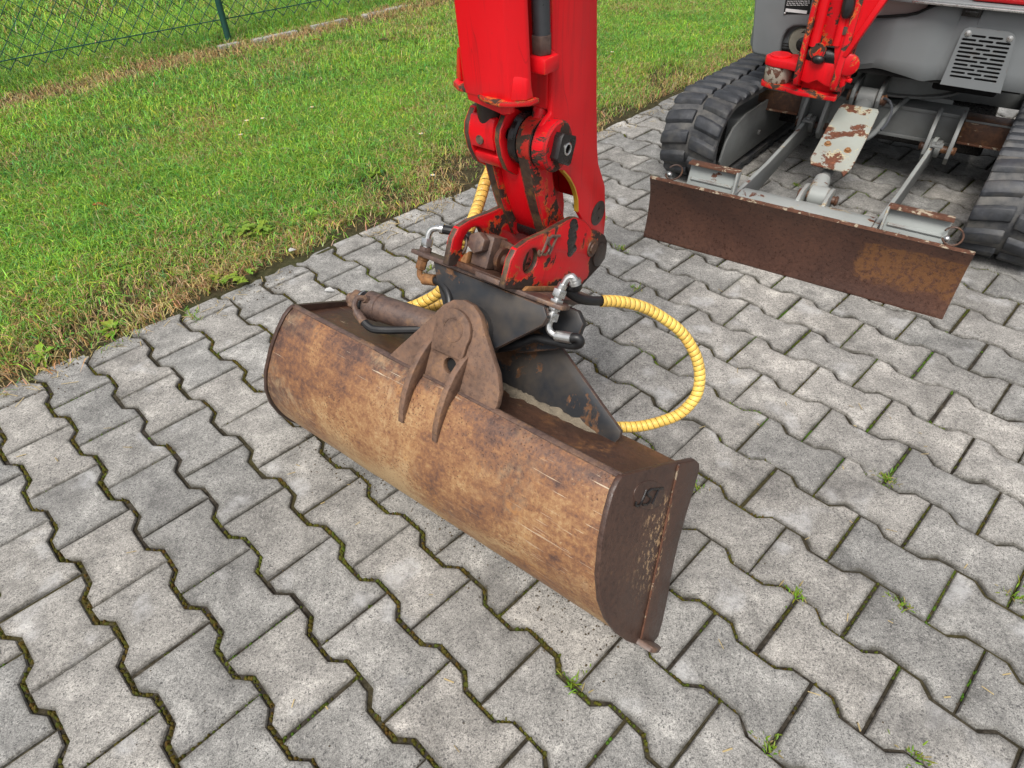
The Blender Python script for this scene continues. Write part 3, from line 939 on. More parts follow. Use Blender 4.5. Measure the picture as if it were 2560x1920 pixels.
for i in range(nx):
    for j in range(ny):
        k = i * (ny + 1) + j
        g.f.append((k, k + 1, k + ny + 2, k + ny + 1))
obj('dried_dirt', g, 'sand_dirt', bucket, FB, kind='stuff')

# tilt head
HF = [(-.125, .2035), (.128, .2035), (.140, .188), (.136, .172), (.045, .086), (.02, .073), (-.02, .073), (-.047, .088), (-.076, .130), (-.104, .168)]
head = obj('tilt_head', G().prism(HF, 'y', .030, .046), 'black_paint', bucket, FB, .003, em=('steel_brown', 'y'))
HR = [(-.122, .200), (.150, .200), (.168, .182), (.165, .150), (.130, .118), (.055, .082), (-.055, .082), (-.09, .13)]
obj('rear_plate', G().prism(HR, 'y', .116, .132), 'black_paint', head, FB, .003)
obj('drum', G().stack((0, .012, .112), (0, 1, 0), [(0, .043), (.004, .047), (.138, .047), (.139, .043)], 32), 'black_paint', head, FB)
obj('web', G().box(-.075, .075, .047, .115, .140, .199), 'black_paint', head, FB, .003)
obj('top_slab', G().box(-.118, .122, .052, .255, .2005, .2115), 'steel_brown', bucket, FB, .0025)
BAR = [(-.172, .018), (-.05, .023), (.09, .032), (.15, .040), (.157, .046), (.157, .068), (.145, .078), (.0, .074), (-.15, .062), (-.172, .055)]
bar = obj('bulkhead_bar', G().prism(BAR, 'z', .2045, .2128), 'steel_brown', bucket, FB, .002)

# tilt cylinder along the top plate
cyl_o = obj('tilt_cylinder', G().stack((-.286, .056, .062), (.195, .034, .012), [(0, .026), (.003, .0295), (.03, .0295), (.032, .0275), (.22, .0275), (.222, .02)], 28), 'steel_brown', bucket, FB)
d = Vector((.195, .034, .012)).normalized(); c0 = Vector((-.286, .056, .062))
g = G(); g.stack(c0 - d * .018, d, [(0, .02), (.003, .0255), (.012, .0255), (.018, .022)], 24)
obj('gland', g, 'grease', cyl_o, FB)
g = G(); nut(g, c0 - d * .036, c0 - d * .018, .0225); g.stack(c0 - d * .050, d, [(0, .009), (.003, .0125), (.014, .0125)], 18)
obj('rod_nut', g, 'steel_brown', cyl_o, FB, .001)
g = G(); g.stack(c0 - d * .016, d, [(0, .0245), (.004, .0262), (.008, .0245)], 24)
obj('collar', g, 'zinc', cyl_o, FB)
f0 = c0 + d * .018 + Vector((0, -.016, .012))
g = G(); nut(g, f0, f0 + Vector((-.004, -.016, .004)), .0085); g.tube(smooth_path([f0 + Vector((-.004, -.014, .004)), f0 + Vector((-.012, -.026, .002)), f0 + Vector((-.008, -.034, -.012)), f0 + Vector((.004, -.036, -.022))], 4), .0058, 10)
g.cyl(f0 + Vector((.004, -.036, -.022)), f0 + Vector((.030, -.037, -.034)), .0088)
fit = obj('elbow_fitting', g, 'steel_brown', cyl_o, FB)
h0 = f0 + Vector((.030, -.037, -.034))
obj('hose', G().tube(smooth_path([h0 - Vector((.006, 0, -.003)), h0 + Vector((.02, .002, -.005)), h0 + Vector((.045, .012, .0)), h0 + Vector((.08, .04, .012)), h0 + Vector((.13, .07, .03))], 5), .0078, 10), 'rubber_hose', cyl_o, FB)

# hydraulic fittings at the bulkhead bar (right: zinc; left: rusty below, zinc above)
def fitting(name, mats, parts_, parent):
    first = None
    for (kind, *a), mt in zip(parts_, mats):
        g = G()
        if kind == 'nut': nut(g, *a)
        elif kind == 'cyl': g.cyl(a[0], a[1], a[2], n=16)
        elif kind == 'tube': g.tube(smooth_path(a[0], 5), a[1], 12)
        o = obj(name if first is None else {'nut': 'hex_nut', 'cyl': 'ferrule', 'tube': 'elbow'}[kind], g, mt, parent if first is None else first, FB, .0008 if kind == 'nut' else 0, ang=25)
        first = first or o
    return first
px, pp = .135, .056
fitting('hose_fitting', ['zinc'] * 7, [('nut', (px, pp, .2125), (px, pp, .2185), .0125), ('nut', (px, pp, .2225), (px + .001, pp, .2365), .0128), ('cyl', (px, pp, .2185), (px, pp, .2225), .008),
        ('cyl', (px + .001, pp, .2365), (px + .003, pp, .246), .0085), ('tube', [(px + .003, pp, .244), (px + .006, pp + .001, .256), (px + .012, pp + .003, .262), (px + .017, pp + .006, .259), (px + .020, pp + .009, .252)], .0062),
        ('cyl', (px + .017, pp + .006, .259), (px + .021, pp + .010, .250), .0098), ('cyl', (px + .0185, pp + .0075, .2555), (px + .0195, pp + .0085, .2535), .0112)], bucket)
fitting('hose_fitting', ['zinc'] * 5, [('nut', (px, pp, .2045), (px, pp, .1985), .0122), ('nut', (px - .001, pp, .1945), (px - .001, pp, .180), .0135), ('cyl', (px, pp, .1985), (px, pp, .1945), .008),
        ('tube', [(px - .001, pp, .182), (px - .001, pp, .170), (px + .004, pp + .001, .1615), (px + .014, pp + .003, .158), (px + .02, pp + .003, .1575)], .0062),
        ('cyl', (px + .017, pp + .003, .1578), (px + .046, pp + .004, .164), .0098)], bucket)
obj('hose', G().tube(smooth_path([(px + .042, pp + .004, .163), (px + .056, pp + .006, .168), (px + .060, pp + .012, .160), (px + .045, pp + .018, .150), (px, pp + .02, .140), (.104, .078, .134), (.084, .078, .119), (.058, .078, .10), (.03, .08, .085)], 5), .0082, 12), 'rubber_hose', bucket, FB)
lx, lp = -.156, .040
fitting('hose_fitting', ['steel_brown', 'zinc', 'zinc', 'zinc', 'zinc', 'rubber_hose'], [('nut', (lx, lp, .2125), (lx, lp, .221), .0125), ('nut', (lx, lp, .223), (lx - .001, lp, .238), .0118), ('cyl', (lx, lp, .221), (lx, lp, .223), .008),
        ('tube', [(lx - .001, lp, .236), (lx - .001, lp, .247), (lx + .003, lp + .002, .256), (lx + .012, lp + .005, .261), (lx + .022, lp + .008, .262)], .0062), ('cyl', (lx + .018, lp + .007, .262), (lx + .024, lp + .009, .2625), .0098),
        ('tube', [(lx + .022, lp + .008, .262), (lx + .05, lp + .016, .265), (lx + .075, lp + .03, .262), (lx + .085, lp + .07, .255), (lx + .07, lp + .14, .22)], .0086)], bucket)
fitting('hose_fitting', ['orange_rust'] * 4, [('nut', (lx, lp, .2045), (lx, lp, .196), .0118), ('nut', (lx - .001, lp, .196), (lx - .002, lp, .178), .0105),
        ('tube', [(lx - .002, lp, .18), (lx - .001, lp, .169), (lx + .005, lp, .1625), (lx + .014, lp, .162)], .0058), ('cyl', (lx + .012, lp, .162), (lx + .040, lp, .169), .0108)], bucket)
obj('hose', G().tube(smooth_path([(lx + .036, lp, .168), (lx + .052, lp - .002, .170), (lx + .072, lp - .006, .164), (lx + .088, lp - .010, .152), (lx + .097, lp - .013, .135), (lx + .10, lp - .012, .11), (lx + .10, lp + .0, .08)], 5), .0082, 12), 'rubber_hose', bucket, FB)

# yellow spiral-wrapped hoses (world coordinates)
def spiral_hose(name, pts, r, parent, sub=6, pitch=.0135):
    P = smooth_path(pts, sub)
    # even resample
    L = [0.0]
    for i in range(1, len(P)): L.append(L[-1] + (P[i] - P[i - 1]).length)
    tot = L[-1]; nseg = int(tot / .0025); Q = []
    j = 0
    for k in range(nseg + 1):
        s_ = tot * k / nseg
        while j < len(L) - 2 and L[j + 1] < s_: j += 1
        t = (s_ - L[j]) / max(1e-9, L[j + 1] - L[j])
        Q.append(P[j].lerp(P[j + 1], t))
    core = obj(name, G().tube(Q, r * .86, 12), 'rubber_hose', parent)
    # wrap: a broad band wound round the hose, leaving a thin dark gap
    g = G(); n = len(Q); up = None; fr = []
    for i in range(n):
        t = (Q[min(i + 1, n - 1)] - Q[max(i - 1, 0)]).normalized()
        if up is None: up = Vector((0, 0, 1)) if abs(t.z) < .9 else Vector((1, 0, 0))
        up = (up - t * up.dot(t)).normalized()
        fr.append((t, up.copy(), t.cross(up)))
    seg = 14; turns = tot / pitch; bw = pitch * .92
    tt = 0; ring = []
    K = int(turns * seg) - 1
    for k in range(K + 1):
        a = 2 * math.pi * k / seg; s_ = pitch * k / seg
        row = []
        for off in (-.5, -.46, .46, .5):
            sc = min(max(s_ + off * bw, 0), tot)
            i = min(int(sc / tot * (n - 1)), n - 2); f_ = sc / tot * (n - 1) - i
            c = Q[i].lerp(Q[i + 1], f_); t, u_, s2 = fr[i]
            rr = r if abs(off) < .47 else r * .95
            row.append(c + (u_ * math.cos(a) + s2 * math.sin(a)) * rr)
        ring.append(row)
    vs = [p for row in ring for p in row]; fs = []
    for k in range(K):
        for q in range(3): fs.append((k * 4 + q, k * 4 + q + 1, k * 4 + q + 5, k * 4 + q + 4))
    g.add(vs, fs)
    obj('spiral_wrap', g, 'yellow_spiral', core, ang=60)
    return core
LOOP = [(0.089, 0.965, 0.593), (0.096, 0.97, 0.573), (0.11, 0.975, 0.554), (0.129, 0.983, 0.538), (0.149, 0.994, 0.527), (0.166, 1.006, 0.518), (0.195, 1.017, 0.509), (0.229, 1.024, 0.497), (0.261, 1.026, 0.482), (0.296, 1.021, 0.46), (0.325, 1.014, 0.437), (0.346, 1.003, 0.411), (0.36, 0.988, 0.384), (0.365, 0.972, 0.357), (0.361, 0.956, 0.331), (0.348, 0.945, 0.312), (0.323, 0.933, 0.294), (0.286, 0.926, 0.283), (0.252, 0.923, 0.276), (0.215, 0.923, 0.275), (0.19, 0.927, 0.278), (.13, .96, .30), (.07, 1.02, .36), (.03, 1.07, .44)]
E0 = FB @ Vector((px + .019, pp + .008, .2545))
E1 = E0 + Vector((.004, .002, -.012))
obj('hose', G().tube(smooth_path([E0, E1] + [Vector(q) for q in LOOP[1:7]], 5), .0086, 12), 'rubber_hose', bucket)
spiral_hose('wrapped_hose', LOOP[5:], .0110, bucket, pitch=.0105)
spiral_hose('wrapped_hose', [(.02, 1.42, 1.25), (.0, 1.425, .9), (-.014, 1.404, .74), (-.029, 1.339, .641), (-.043, 1.295, .621), (-.058, 1.245, .594), (-.075, 1.18, .578), (-.090, 1.18, .548), (-.102, 1.190, .510), (-.122, 1.19, .465), (-.150, 1.19, .425), (-.190, 1.19, .400), (-.232, 1.193, .382), (-.262, 1.205, .366), (-.268, 1.222, .356), (-.25, 1.232, .352), (-.218, 1.232, .353), (-.182, 1.236, .360), (-.140, 1.237, .362), (-.10, 1.238, .363), (-.05, 1.24, .362)], .0122, bucket)

g = G(); rings = []
for x in np.linspace(XC - .398, XC + .398, 60):
    w_ = .0012 * mnoise.noise(Vector((x * 25, 8, 0)))
    rings.append([(x, -.013 + w_, .0078), (x, -.004 + w_, .0125), (x, .004, .0105), (x, .0055, .001), (x, -.010, .002)])
g.loft(rings)
obj('rim_strip', g, 'steel_brown', bucket, FB, .001)

# ================================================================== EXCAVATOR: arm, linkage and quick coupler
exc = thing('mini_excavator', 'red and grey compact excavator on rubber tracks with its arm lowered towards the camera', 'excavator', FM @ Vector((0, 1.15, 0)))

# ---- quick coupler (bucket frame)
CP = [(-.011, .2135), (-.014, .262), (-.006, .282), (.022, .298), (.082, .319), (.132, .341), (.152, .348), (.171, .350), (.198, .347), (.226, .338), (.238, .331), (.268, .332), (.299, .326), (.316, .316), (.326, .30), (.332, .280), (.318, .262), (.296, .245), (.271, .224), (.255, .2135)]
hole = circ(.047, .264, .0225, 18)
coup = obj('quick_coupler', G().prism(CP, 'x', .056, .070, [hole]), 'coupler_red', exc, FB, .003, em=('worn_edge', 'x'), label='worn red coupler cheeks with raised maker letters')
obj('cheek', G().prism(CP, 'x', -.070, -.056, [circ(.045, .258, .030, 18)]), 'coupler_red', coup, FB, .003, em=('worn_edge', 'x'))
obj('base_plate', G().box(-.0555, .0555, .01, .25, .2135, .2245), 'brown_rust', coup, FB, .002)
obj('base_plate', G().prism([(.04, .2125), (.25, .2125), (.245, .222), (.05, .2205)], 'x', .0703, .078), 'orange_rust', coup, FB, .002)
obj('lock_block', G().prism([(-.042, .225), (-.004, .225), (-.004, .283), (-.036, .283), (-.042, .272)], 'y', .030, .075), 'steel_brown', coup, FB, .003)
g = G(); g.tube([(-.027, .030, .266), (-.027, .011, .266)], [.0195, .0195], 6)
obj('hex_bolt', g, 'steel_brown', coup, FB, .002)
obj('lock_plate', G().prism([(-.004, .226), (.054, .226), (.054, .276), (-.004, .282)], 'y', .052, .060), 'brown_rust', coup, FB, .0015)
obj('side_lug', G().prism([(-.08, .2135), (-.0705, .2135), (-.043, .2135), (-.043, .247), (-.052, .238), (-.058, .226)], 'y', .020, .034), 'orange_rust', coup, FB, .002)
g = G(); g.tube([(-.076 + .021 * math.cos(t), .024 + .006 * math.sin(t * .5), .250 + .021 * math.sin(t)) for t in np.linspace(-2.2, 3.4, 26)], .0028, 8)
obj('spring_ring', g, 'steel_brown', coup, FB)
g = G(); g.stack((.018, .030, .252), (1, 0, 0), [(0, .019), (.003, .021), (.009, .021), (.010, .011), (.030, .011), (.031, .015), (.038, .015)], 24)
obj('lock_roller', g, 'brown_rust', coup, FB)
obj('guide_rail', G().box(-.002, .052, -.004, .014, .2135, .223), 'steel_brown', coup, FB, .0018)
g = G(); g.stack((-.083, .297, .287), (1, 0, 0), [(0, .019), (.003, .023), (.012, .023), (.014, .018), (.150, .018), (.1525, .024), (.156, .024), (.158, .018)], 24)
obj('coupler_pin', g, 'dark_steel', coup, FB)
g = G(); g.stack((.0695, .258, .299), (1, 0, 0), [(0, .019), (.003, .018), (.0035, .012), (.006, .011)], 20)
obj('boss', g, 'brown_rust', coup, FB)
g = G()
for i in range(9):
    t = i / 8
    g.blob((.0698, .156 + .022 * t + .004 * math.sin(i * 2), .338 - .052 * t), (.0022, .0155 + .003 * math.sin(i * 3), .0095), 10, 5)
obj('grease_smear', g, 'grease', coup, FB)
letters(lambda x, y: (.0708, .072 + x * 1.05 + y * .22, .276 + y * 1.05 + x * .10), .032, .0028, 'steel_brown', coup, FB)

# ---- arm (arm frame)
ARM = [(.205, 1.95), (.245, .993), (.250, .90), (.250, .835), (.236, .829), (.220, .818), (.210, .800), (.208, .782), (.214, .763), (.230, .748), (.258, .741), (.288, .728), (.310, .706), (.328, .681), (.339, .655), (.342, .630), (.362, .602), (.372, .560), (.385, .515), (.405, .490), (.432, .500), (.446, .535), (.448, .575), (.441, .610), (.436, .644), (.423, .668), (.405, .700), (.398, .73), (.386, .816), (.369, .972), (.31, 1.95)]
arm = obj('arm', G().prism(ARM, 'x', .045, .0552), 'red_paint', exc, FA, .0028, label='bright red arm with scratched paint')
obj('side_plate', G().prism(ARM, 'x', -.0552, -.045), 'red_paint', arm, FA, .0028)
FWEB = [(.2082, 1.95), (.2485, .993), (.2535, .90), (.2535, .838), (.262, .838), (.262, .90), (.257, .993), (.217, 1.95)]
obj('front_web', G().prism(FWEB, 'x', -.0448, .0448), 'red_paint', arm, FA)
RWEB = [(.307, 1.95), (.366, .972), (.383, .816), (.395, .73), (.402, .70), (.420, .668), (.432, .644), (.436, .61), (.426, .61), (.422, .642), (.411, .663), (.392, .698), (.385, .73), (.373, .816), (.356, .972), (.297, 1.95)]
obj('rear_web', G().prism(RWEB, 'x', -.0448, .0448), 'red_paint', arm, FA)
obj('cavity_floor', G().prism([(.300, .80), (.375, .80), (.38, .70), (.31, .74)], 'x', -.0448, .0448), 'red_paint', arm, FA)
PINC = (.246, .787)
g = G()
for b0, b1 in (((.2475, .993), (.2525, .842)), ((.2075, 1.95), (.2475, .993))):
    n_ = 60
    g.tube([(.0440, b0[0] + (b1[0] - b0[0]) * i / n_, b0[1] + (b1[1] - b0[1]) * i / n_) for i in range(n_ + 1)], [.0030 + .0008 * mnoise.noise(Vector((i * .9, b0[1], 0))) for i in range(n_ + 1)], 6)
obj('weld_seam', g, 'red_paint', arm, FA)
g = G(); g.stack((.045, *PINC), (1, 0, 0), [(0, .036), (.002, .0405), (.025, .0405), (.0285, .037)], 32)
boss = obj('pin_boss', g, 'worn_red', arm, FA)
RET = [(.247 + (b - .238) * .84, .786 + (z - .792) * .84) for b, z in ((.226, .826), (.219, .820), (.206, .784), (.209, .776), (.243, .758), (.252, .760), (.268, .800), (.266, .809))]
obj('pin_retainer', G().prism(RET, 'x', .0738, .0885, [circ(.247, .787, .0068, 12)]), 'grease', arm, FA, .0035)
g = G(); g.tube([(.0890, .247 + .0085 * math.cos(t), .787 + .0085 * math.sin(t)) for t in np.linspace(0, 2 * math.pi, 20)[:-1]], .0018, 6, True)
obj('bolt_rim', g, 'zinc', arm, FA)
obj('link_pin', G().cyl((-.094, *PINC), (.073, *PINC), .017), 'grease', arm, FA)
g = G(); g.stack((.0545, .414, .597), (1, 0, 0), [(0, .024), (.0018, .0245), (.0028, .020), (.003, .009), (-.004, .007)], 28)
obj('tip_boss', g, 'dark_steel', arm, FA)
g = G()
def front_edge(k):
    return ARM[k]
yl = [(.0504, .288, .7275), (.0504, .310, .7055), (.0504, .328, .6805), (.0504, .339, .6545), (.0504, .342, .6295)]
rings = []
for x, b, z in smooth_path(yl, 4):
    rings.append([(x - .0044, b - .0006, z - .0006), (x + .0044, b - .0006, z - .0006), (x + .0044, b + .003, z + .003), (x - .0044, b + .003, z + .003)])
g.loft(rings)
obj('worn_edge', g, mat_plain('edge_yellow', (.55, .33, .03), .5, var=.5, sc=60), arm, FA)

# link between arm, rod and coupler
LK = [(.212, .80), (.214, .770), (.222, .745), (.228, .720), (.236, .693), (.246, .662), (.262, .622), (.283, .575), (.320, .565), (.335, .59), (.322, .625), (.302, .655), (.287, .700), (.280, .736), (.283, .785), (.272, .812), (.246, .822), (.222, .815)]
link = obj('bucket_link', G().prism(LK, 'x', .010, .038), 'worn_red', exc, FA, .004, em=('worn_edge', 'x'))
obj('side_plate', G().prism(LK, 'x', -.068, -.0455), 'worn_red', link, FA, .004, em=('worn_edge', 'x'))
LW = [(.240, .735), (.246, .700), (.256, .668), (.272, .628), (.292, .590), (.302, .596), (.282, .634), (.266, .674), (.256, .704), (.251, .738)]
obj('web', G().prism(LW, 'x', -.0453, .0098), 'red_paint', link, FA, .002)
g = G(); g.stack((.012, *PINC), (1, 0, 0), [(0, .034), (.002, .037), (.027, .037), (.029, .034)], 30)
obj('boss', g, mat_paint('boss_worn', (.45, .02, .012), .4, (.060, .040, .026), (.45, .18, .03), .47, .2, 30, .004, .3, 0, (.1, .06, .03)), link, FA)
g = G(); g.stack((-.003, *PINC), (1, 0, 0), [(0, .038), (.003, .042), (.012, .042), (.015, .038)], 30); g.stack((.0408, *PINC), (1, 0, 0), [(0, .035), (.001, .039), (.003, .039), (.004, .035)], 30)
obj('dust_seal', g, 'grease', link, FA)
g = G(); g.stack((.026, .255, .812), (0, .35, 1), [(0, .0135), (.022, .0135), (.025, .012)], 18)
obj('grease_stub', g, 'worn_red', link, FA, .001)
obj('lower_pin', G().cyl((-.066, .305, .592), (.054, .305, .592), .02), 'grease', link, FA)

# rod-end clevis
EARP = [(.194, .795), (.197, .812), (.214, .832), (.240, .834), (.262, .820), (.272, .790), (.268, .752), (.254, .730), (.238, .722), (.214, .740), (.200, .768)]
clev = obj('rod_clevis', G().prism(EARP, 'x', -.020, -.006, [circ(.218, .800, .0085, 12)]), 'red_paint', exc, FA, .0025, em=('worn_edge', 'x'))
obj('ear', G().prism(EARP, 'x', -.084, -.070), 'red_paint', clev, FA, .0025, em=('worn_edge', 'x'))
obj('bridge', G().prism([(.196, .775), (.191, .800), (.198, .826), (.210, .826), (.206, .80), (.208, .775)], 'x', -.0698, -.0202), 'red_paint', clev, FA, .002)
obj('lip', G().prism([(.206, .752), (.203, .762), (.215, .768), (.220, .757), (.222, .742), (.214, .740)], 'x', -.0698, -.0202), 'red_paint', clev, FA, .002)
g = G(); g.stack((-.047, .1935, .790), (0, -1, .1), [(0, .0075), (.003, .0075), (.0035, .005), (.001, .0045)], 16)
obj('bolt', g, 'steel_brown', clev, FA)
obj('rod', G().cyl((-.044, .215, .815), (-.030, .195, .90), .019), 'dark_steel', clev, FA)

# cylinder guard on the arm front
def gsec(z, y0, sh):
    pts = [(-.045, .158), (.041, .158), (.060, .182), (.060, .190), (-.066, .190), (-.066, .182)]
    return [(x + sh, b + y0, z) for x, b in pts]
g = G(); rings = []
for z in (.872, .90, 1.0, 1.4, 1.95):
    rings.append(gsec(z, -.075 * (z - .90), -.0))
g.loft(rings)
guard = obj('cylinder_guard', g, 'red_paint', exc, FA, .0025, ang=22)
g = G(); g.add([(-.046, .162, .90), (.042, .162, .90), (.040, .166, .856), (.025, .166, .852), (-.042, .166, .862), (-.046, .176, .90), (.042, .176, .90), (.040, .178, .856), (.025, .178, .852), (-.042, .178, .862)],
               [(0, 1, 2, 3, 4), (9, 8, 7, 6, 5), (0, 5, 6, 1), (1, 6, 7, 2), (2, 7, 8, 3), (3, 8, 9, 4), (4, 9, 5, 0)])
g.v = [(x, b - .003, z) for x, b, z in g.v]
obj('guard_lip', g, 'red_paint', guard, FA, .002)
obj('guard_flange', G().prism([(-.020, .160), (.006, .150), (.030, .148), (.046, .156), (.066, .176), (.070, .196), (.058, .197), (.050, .180), (.036, .162)], 'z', .868, .876), 'worn_red', guard, FA, .002)
obj('guard_flange', G().prism([(-.040, .160), (-.056, .158), (-.078, .172), (-.090, .198), (-.088, .215), (-.069, .212), (-.060, .19)], 'z', .873, .881), 'worn_red', guard, FA, .002)
g = G(); g.hexa([(.044, .158, .8765), (.062, .174, .8765), (.064, .190, .8765), (.050, .186, .8765)], [(.046, .164, .912), (.059, .178, .905), (.060, .186, .905), (.050, .182, .912)])
obj('guard_rib', g, 'red_paint', guard, FA, .002)
g = G(); g.hexa([(-.088, .190, .8815), (-.066, .176, .8815), (-.066, .196, .8815), (-.086, .207, .8815)], [(-.078, .186, .925), (-.0685, .178, .93), (-.068, .19, .93), (-.076, .197, .925)])
obj('guard_rib', g, 'red_paint', guard, FA, .002)

obj('bucket_cylinder', G().stack((-.006, .208, .905), (0, -.06, 1), [(0, .026), (.006, .031), (.9, .031)], 24), 'red_paint', guard, FA)
# hydraulic pipe with spring guard down the arm
PXX, PB = .0515, .226
def pb(z): return PB - .06 * (z - .94)
g = G(); path = []; rs = []
z = .952
while z < 1.14:
    path.append((PXX, pb(z), z)); rs.append(.0138); z += .0016
    path.append((PXX, pb(z), z)); rs.append(.0122); z += .0016
path.append((PXX, pb(1.9), 1.9)); rs.append(.013)
g.tube(path, rs, 16)
pipe = obj('spring_hose', g, 'pipe_grey', exc, FA, ang=180)
g = G(); nut(g, (PXX, pb(.928), .928), (PXX, pb(.954), .954), .0155)
obj('hex_sleeve', g, 'steel_brown', pipe, FA, .001)
g = G(); g.box(PXX - .013, PXX + .021, PB - .020, PB + .018, .904, .927); g.cyl((PXX + .004, PB + .01, .916), (PXX - .012, PB + .035, .914), .0135)
obj('elbow_block', g, 'red_paint', pipe, FA, .004)

# boom closing the machine above the view
g = G()
for s in (-.07, .07):
    pass
bp = [FM @ Vector((-.12, .60, .72)), FM @ Vector((-.12, .62, 1.3)), FM @ Vector((-.13, .45, 1.9)), FA @ Vector((0, .9, 2.25)), FA @ Vector((0, .30, 2.0)), FA @ Vector((0, .25, 1.85))]
g.tube(smooth_path(bp, 4), [.06, .075, .085, .09, .095, .1, .1, .1, .1, .1, .1, .1, .1, .09, .09, .09, .085, .08, .07, .065, .06], 4)
obj('boom', g, 'red_paint', exc, bevel=.008)

# ================================================================== EXCAVATOR: undercarriage, blade, upper body (machine frame)
# ---- dozer blade
BP = smooth_path([(.004, .000, 0), (.014, .04, 0), (.021, .09, 0), (.022, .14, 0), (.014, .185, 0), (.004, .214, 0), (-.001, .226, 0)], 3)
poly = [(p.x, p.y) for p in BP] + [(p.x + .009, p.y) for p in reversed(BP)]
blade = obj('dozer_blade', G().prism(poly, 'x', -.492, .492), 'blade_rust', exc, FM, .0012, label='brown rusted dozer blade with an orange rust patch at its end')
g = G(); n = 90
tp = [(x, .006 + .001 * mnoise.noise(Vector((x * 30, 0, 0))), .2275 + .0006 * mnoise.noise(Vector((x * 40, 4, 0)))) for x in np.linspace(-.4915, .4915, n)]
rings = [[(x, b - .0075, z - .003), (x, b - .006, z + .002), (x, b + .002, z + .0035), (x, b + .008, z + .001), (x, b + .008, z - .004)] for x, b, z in tp]
g.loft(rings)
obj('top_edge', g, 'cream_edge', blade, FM)
obj('torque_tube', G().prism([(.05, .06), (.05, .190), (.11, .206), (.17, .190), (.19, .13), (.15, .06)], 'x', -.210, .215), 'pale_grey', exc, FM, .004)
AOUT = [(.034, .214), (.10, .203), (.17, .195), (.40, .196), (.70, .215), (.80, .231), (.850, .238), (.885, .228), (.905, .201), (.900, .166), (.870, .144), (.80, .141), (.72, .143), (.40, .118), (.20, .098), (.08, .07), (.034, .06)]
for x0, sh, dy in ((-.226, .036, .0), (.216, .056, -.02)):
    def wa(co, sh=sh, dy=dy):
        t_ = max(0, co.y - .15) / .75
        return (co.x + sh * t_, co.y + dy * t_, co.z)
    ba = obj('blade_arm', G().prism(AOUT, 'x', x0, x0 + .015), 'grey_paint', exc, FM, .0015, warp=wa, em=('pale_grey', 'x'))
    xa = x0 + sh
    g = G(); g.stack((xa - .014, .865 + dy, .194), (1, 0, 0), [(0, .028), (.002, .031), (.041, .031), (.043, .028)], 22)
    obj('pivot_boss', g, 'grey_paint', ba, FM)
    g = G(); g.stack((xa - .045, .865 + dy, .194), (1, 0, 0), [(0, .012), (.004, .016), (.008, .013), (.115, .013), (.119, .016), (.124, .012)], 18)
    obj('pivot_pin', g, 'brown_rust', ba, FM)
    LUG = [(.790, .190), (.795, .225), (.815, .270), (.848, .305), (.895, .322), (.9035, .322), (.9035, .165), (.87, .150), (.83, .155)]
    for dx in (-.028, .050):
        obj('pivot_lug', G().prism([(b_ + dy * (1 if b_ < .9 else 0), z_) for b_, z_ in LUG], 'x', xa + dx + .001, xa + dx + .015), 'grey_paint', exc, FM, .002)
    g = G(); g.box(xa - .004, xa + .034, .760 + dy, .80 + dy, .232, .240); g.box(xa + .008, xa + .022, .768 + dy, .788 + dy, .240, .246)
    obj('stop_bracket', g, 'grey_paint', ba, FM, .0015)
# extension holders behind the blade top
for x0, x1, lean in ((-.385, -.218, 0), (.240, .412, 0)):
    h = obj('wing_holder', G().prism([(.052, .150), (.060, .150), (.102, .268), (.094, .270)], 'x', x0, x1), 'pale_grey', exc, FM, .0015)
    obj('flange', G().prism([(.066, .272), (.0935, .2702), (.1025, .2684), (.104, .276), (.068, .280)], 'x', x0 - .002, x1 + .002), 'cream_edge', h, FM, .001)
    g = G(); g.tube([(x, .076 + .0006 * mnoise.noise(Vector((x * 90, 2, 0))), .222) for x in np.linspace(x0 + .012, x1 - .012, 30)], .006, 8)
    obj('weld_bar', g, 'pale_grey', h, FM)
    xe = x1 if x0 < 0 else x0
    obj('end_plate', G().prism([(.030, .160), (.052, .150), (.102, .270), (.066, .280), (.055, .22)], 'x', xe - .004, xe + .004), 'pale_grey', h, FM, .0012)
for cx, s in ((-.425, 1), (.425, -1)):
    lp = obj('linch_pin', G().tube([(cx + .026 * math.cos(t), .045 + .030 * math.sin(t), .243 + .014 * math.sin(t * 1.0)) for t in np.linspace(-2.7, 2.7, 24)], .0028, 8), 'brown_rust', exc, FM)
    g = G(); g.blob((cx - .012, .036, .236), (.0095, .0095, .0095), 12, 8); g.cyl((cx - .012, .036, .236), (cx - .012, .03, .19), .006)
    obj('pin_head', g, 'zinc', lp, FM)

# ---- blade cylinder with guard plate
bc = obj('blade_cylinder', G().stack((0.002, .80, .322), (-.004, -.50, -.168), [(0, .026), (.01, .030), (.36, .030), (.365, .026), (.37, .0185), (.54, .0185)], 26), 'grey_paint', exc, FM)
g = G(); nn_ = Vector((0, -.317, .949)).normalized()
def gp(x, t, h):                                  # t: 0 at the top edge, 1 at the bottom edge
    return (x - .006 * t, .715 - .335 * t - .0 + nn_.y * h, .3285 - .1115 * t + .004 + nn_.z * h)
top = [(-.058, 0), (.062, 0), (.070, .04), (.076, .45), (.078, .93), (.066, 1.06), (.052, 1.0), (-.052, .985), (-.064, .90), (-.066, .40), (-.064, .05)]
n = len(top)
g.add([gp(x, t, .007) for x, t in top] + [gp(x, t, 0) for x, t in top], [tuple(range(n)), tuple(range(2 * n - 1, n - 1, -1))] + [(i, (i + 1) % n, (i + 1) % n + n, i + n) for i in range(n)])
gpl = obj('guard_plate', g, 'guard_grey', bc, FM, .002)
for x, t in ((-.034, .66), (.038, .70)):
    c = Vector(gp(x, t, .006)); g = G(); g.tube([c, c + nn_ * .003], .0125, 18); nut(g, c + nn_ * .003, c + nn_ * .010, .009)
    obj('guard_bolt', g, 'orange_rust', bc, FM, .0008)
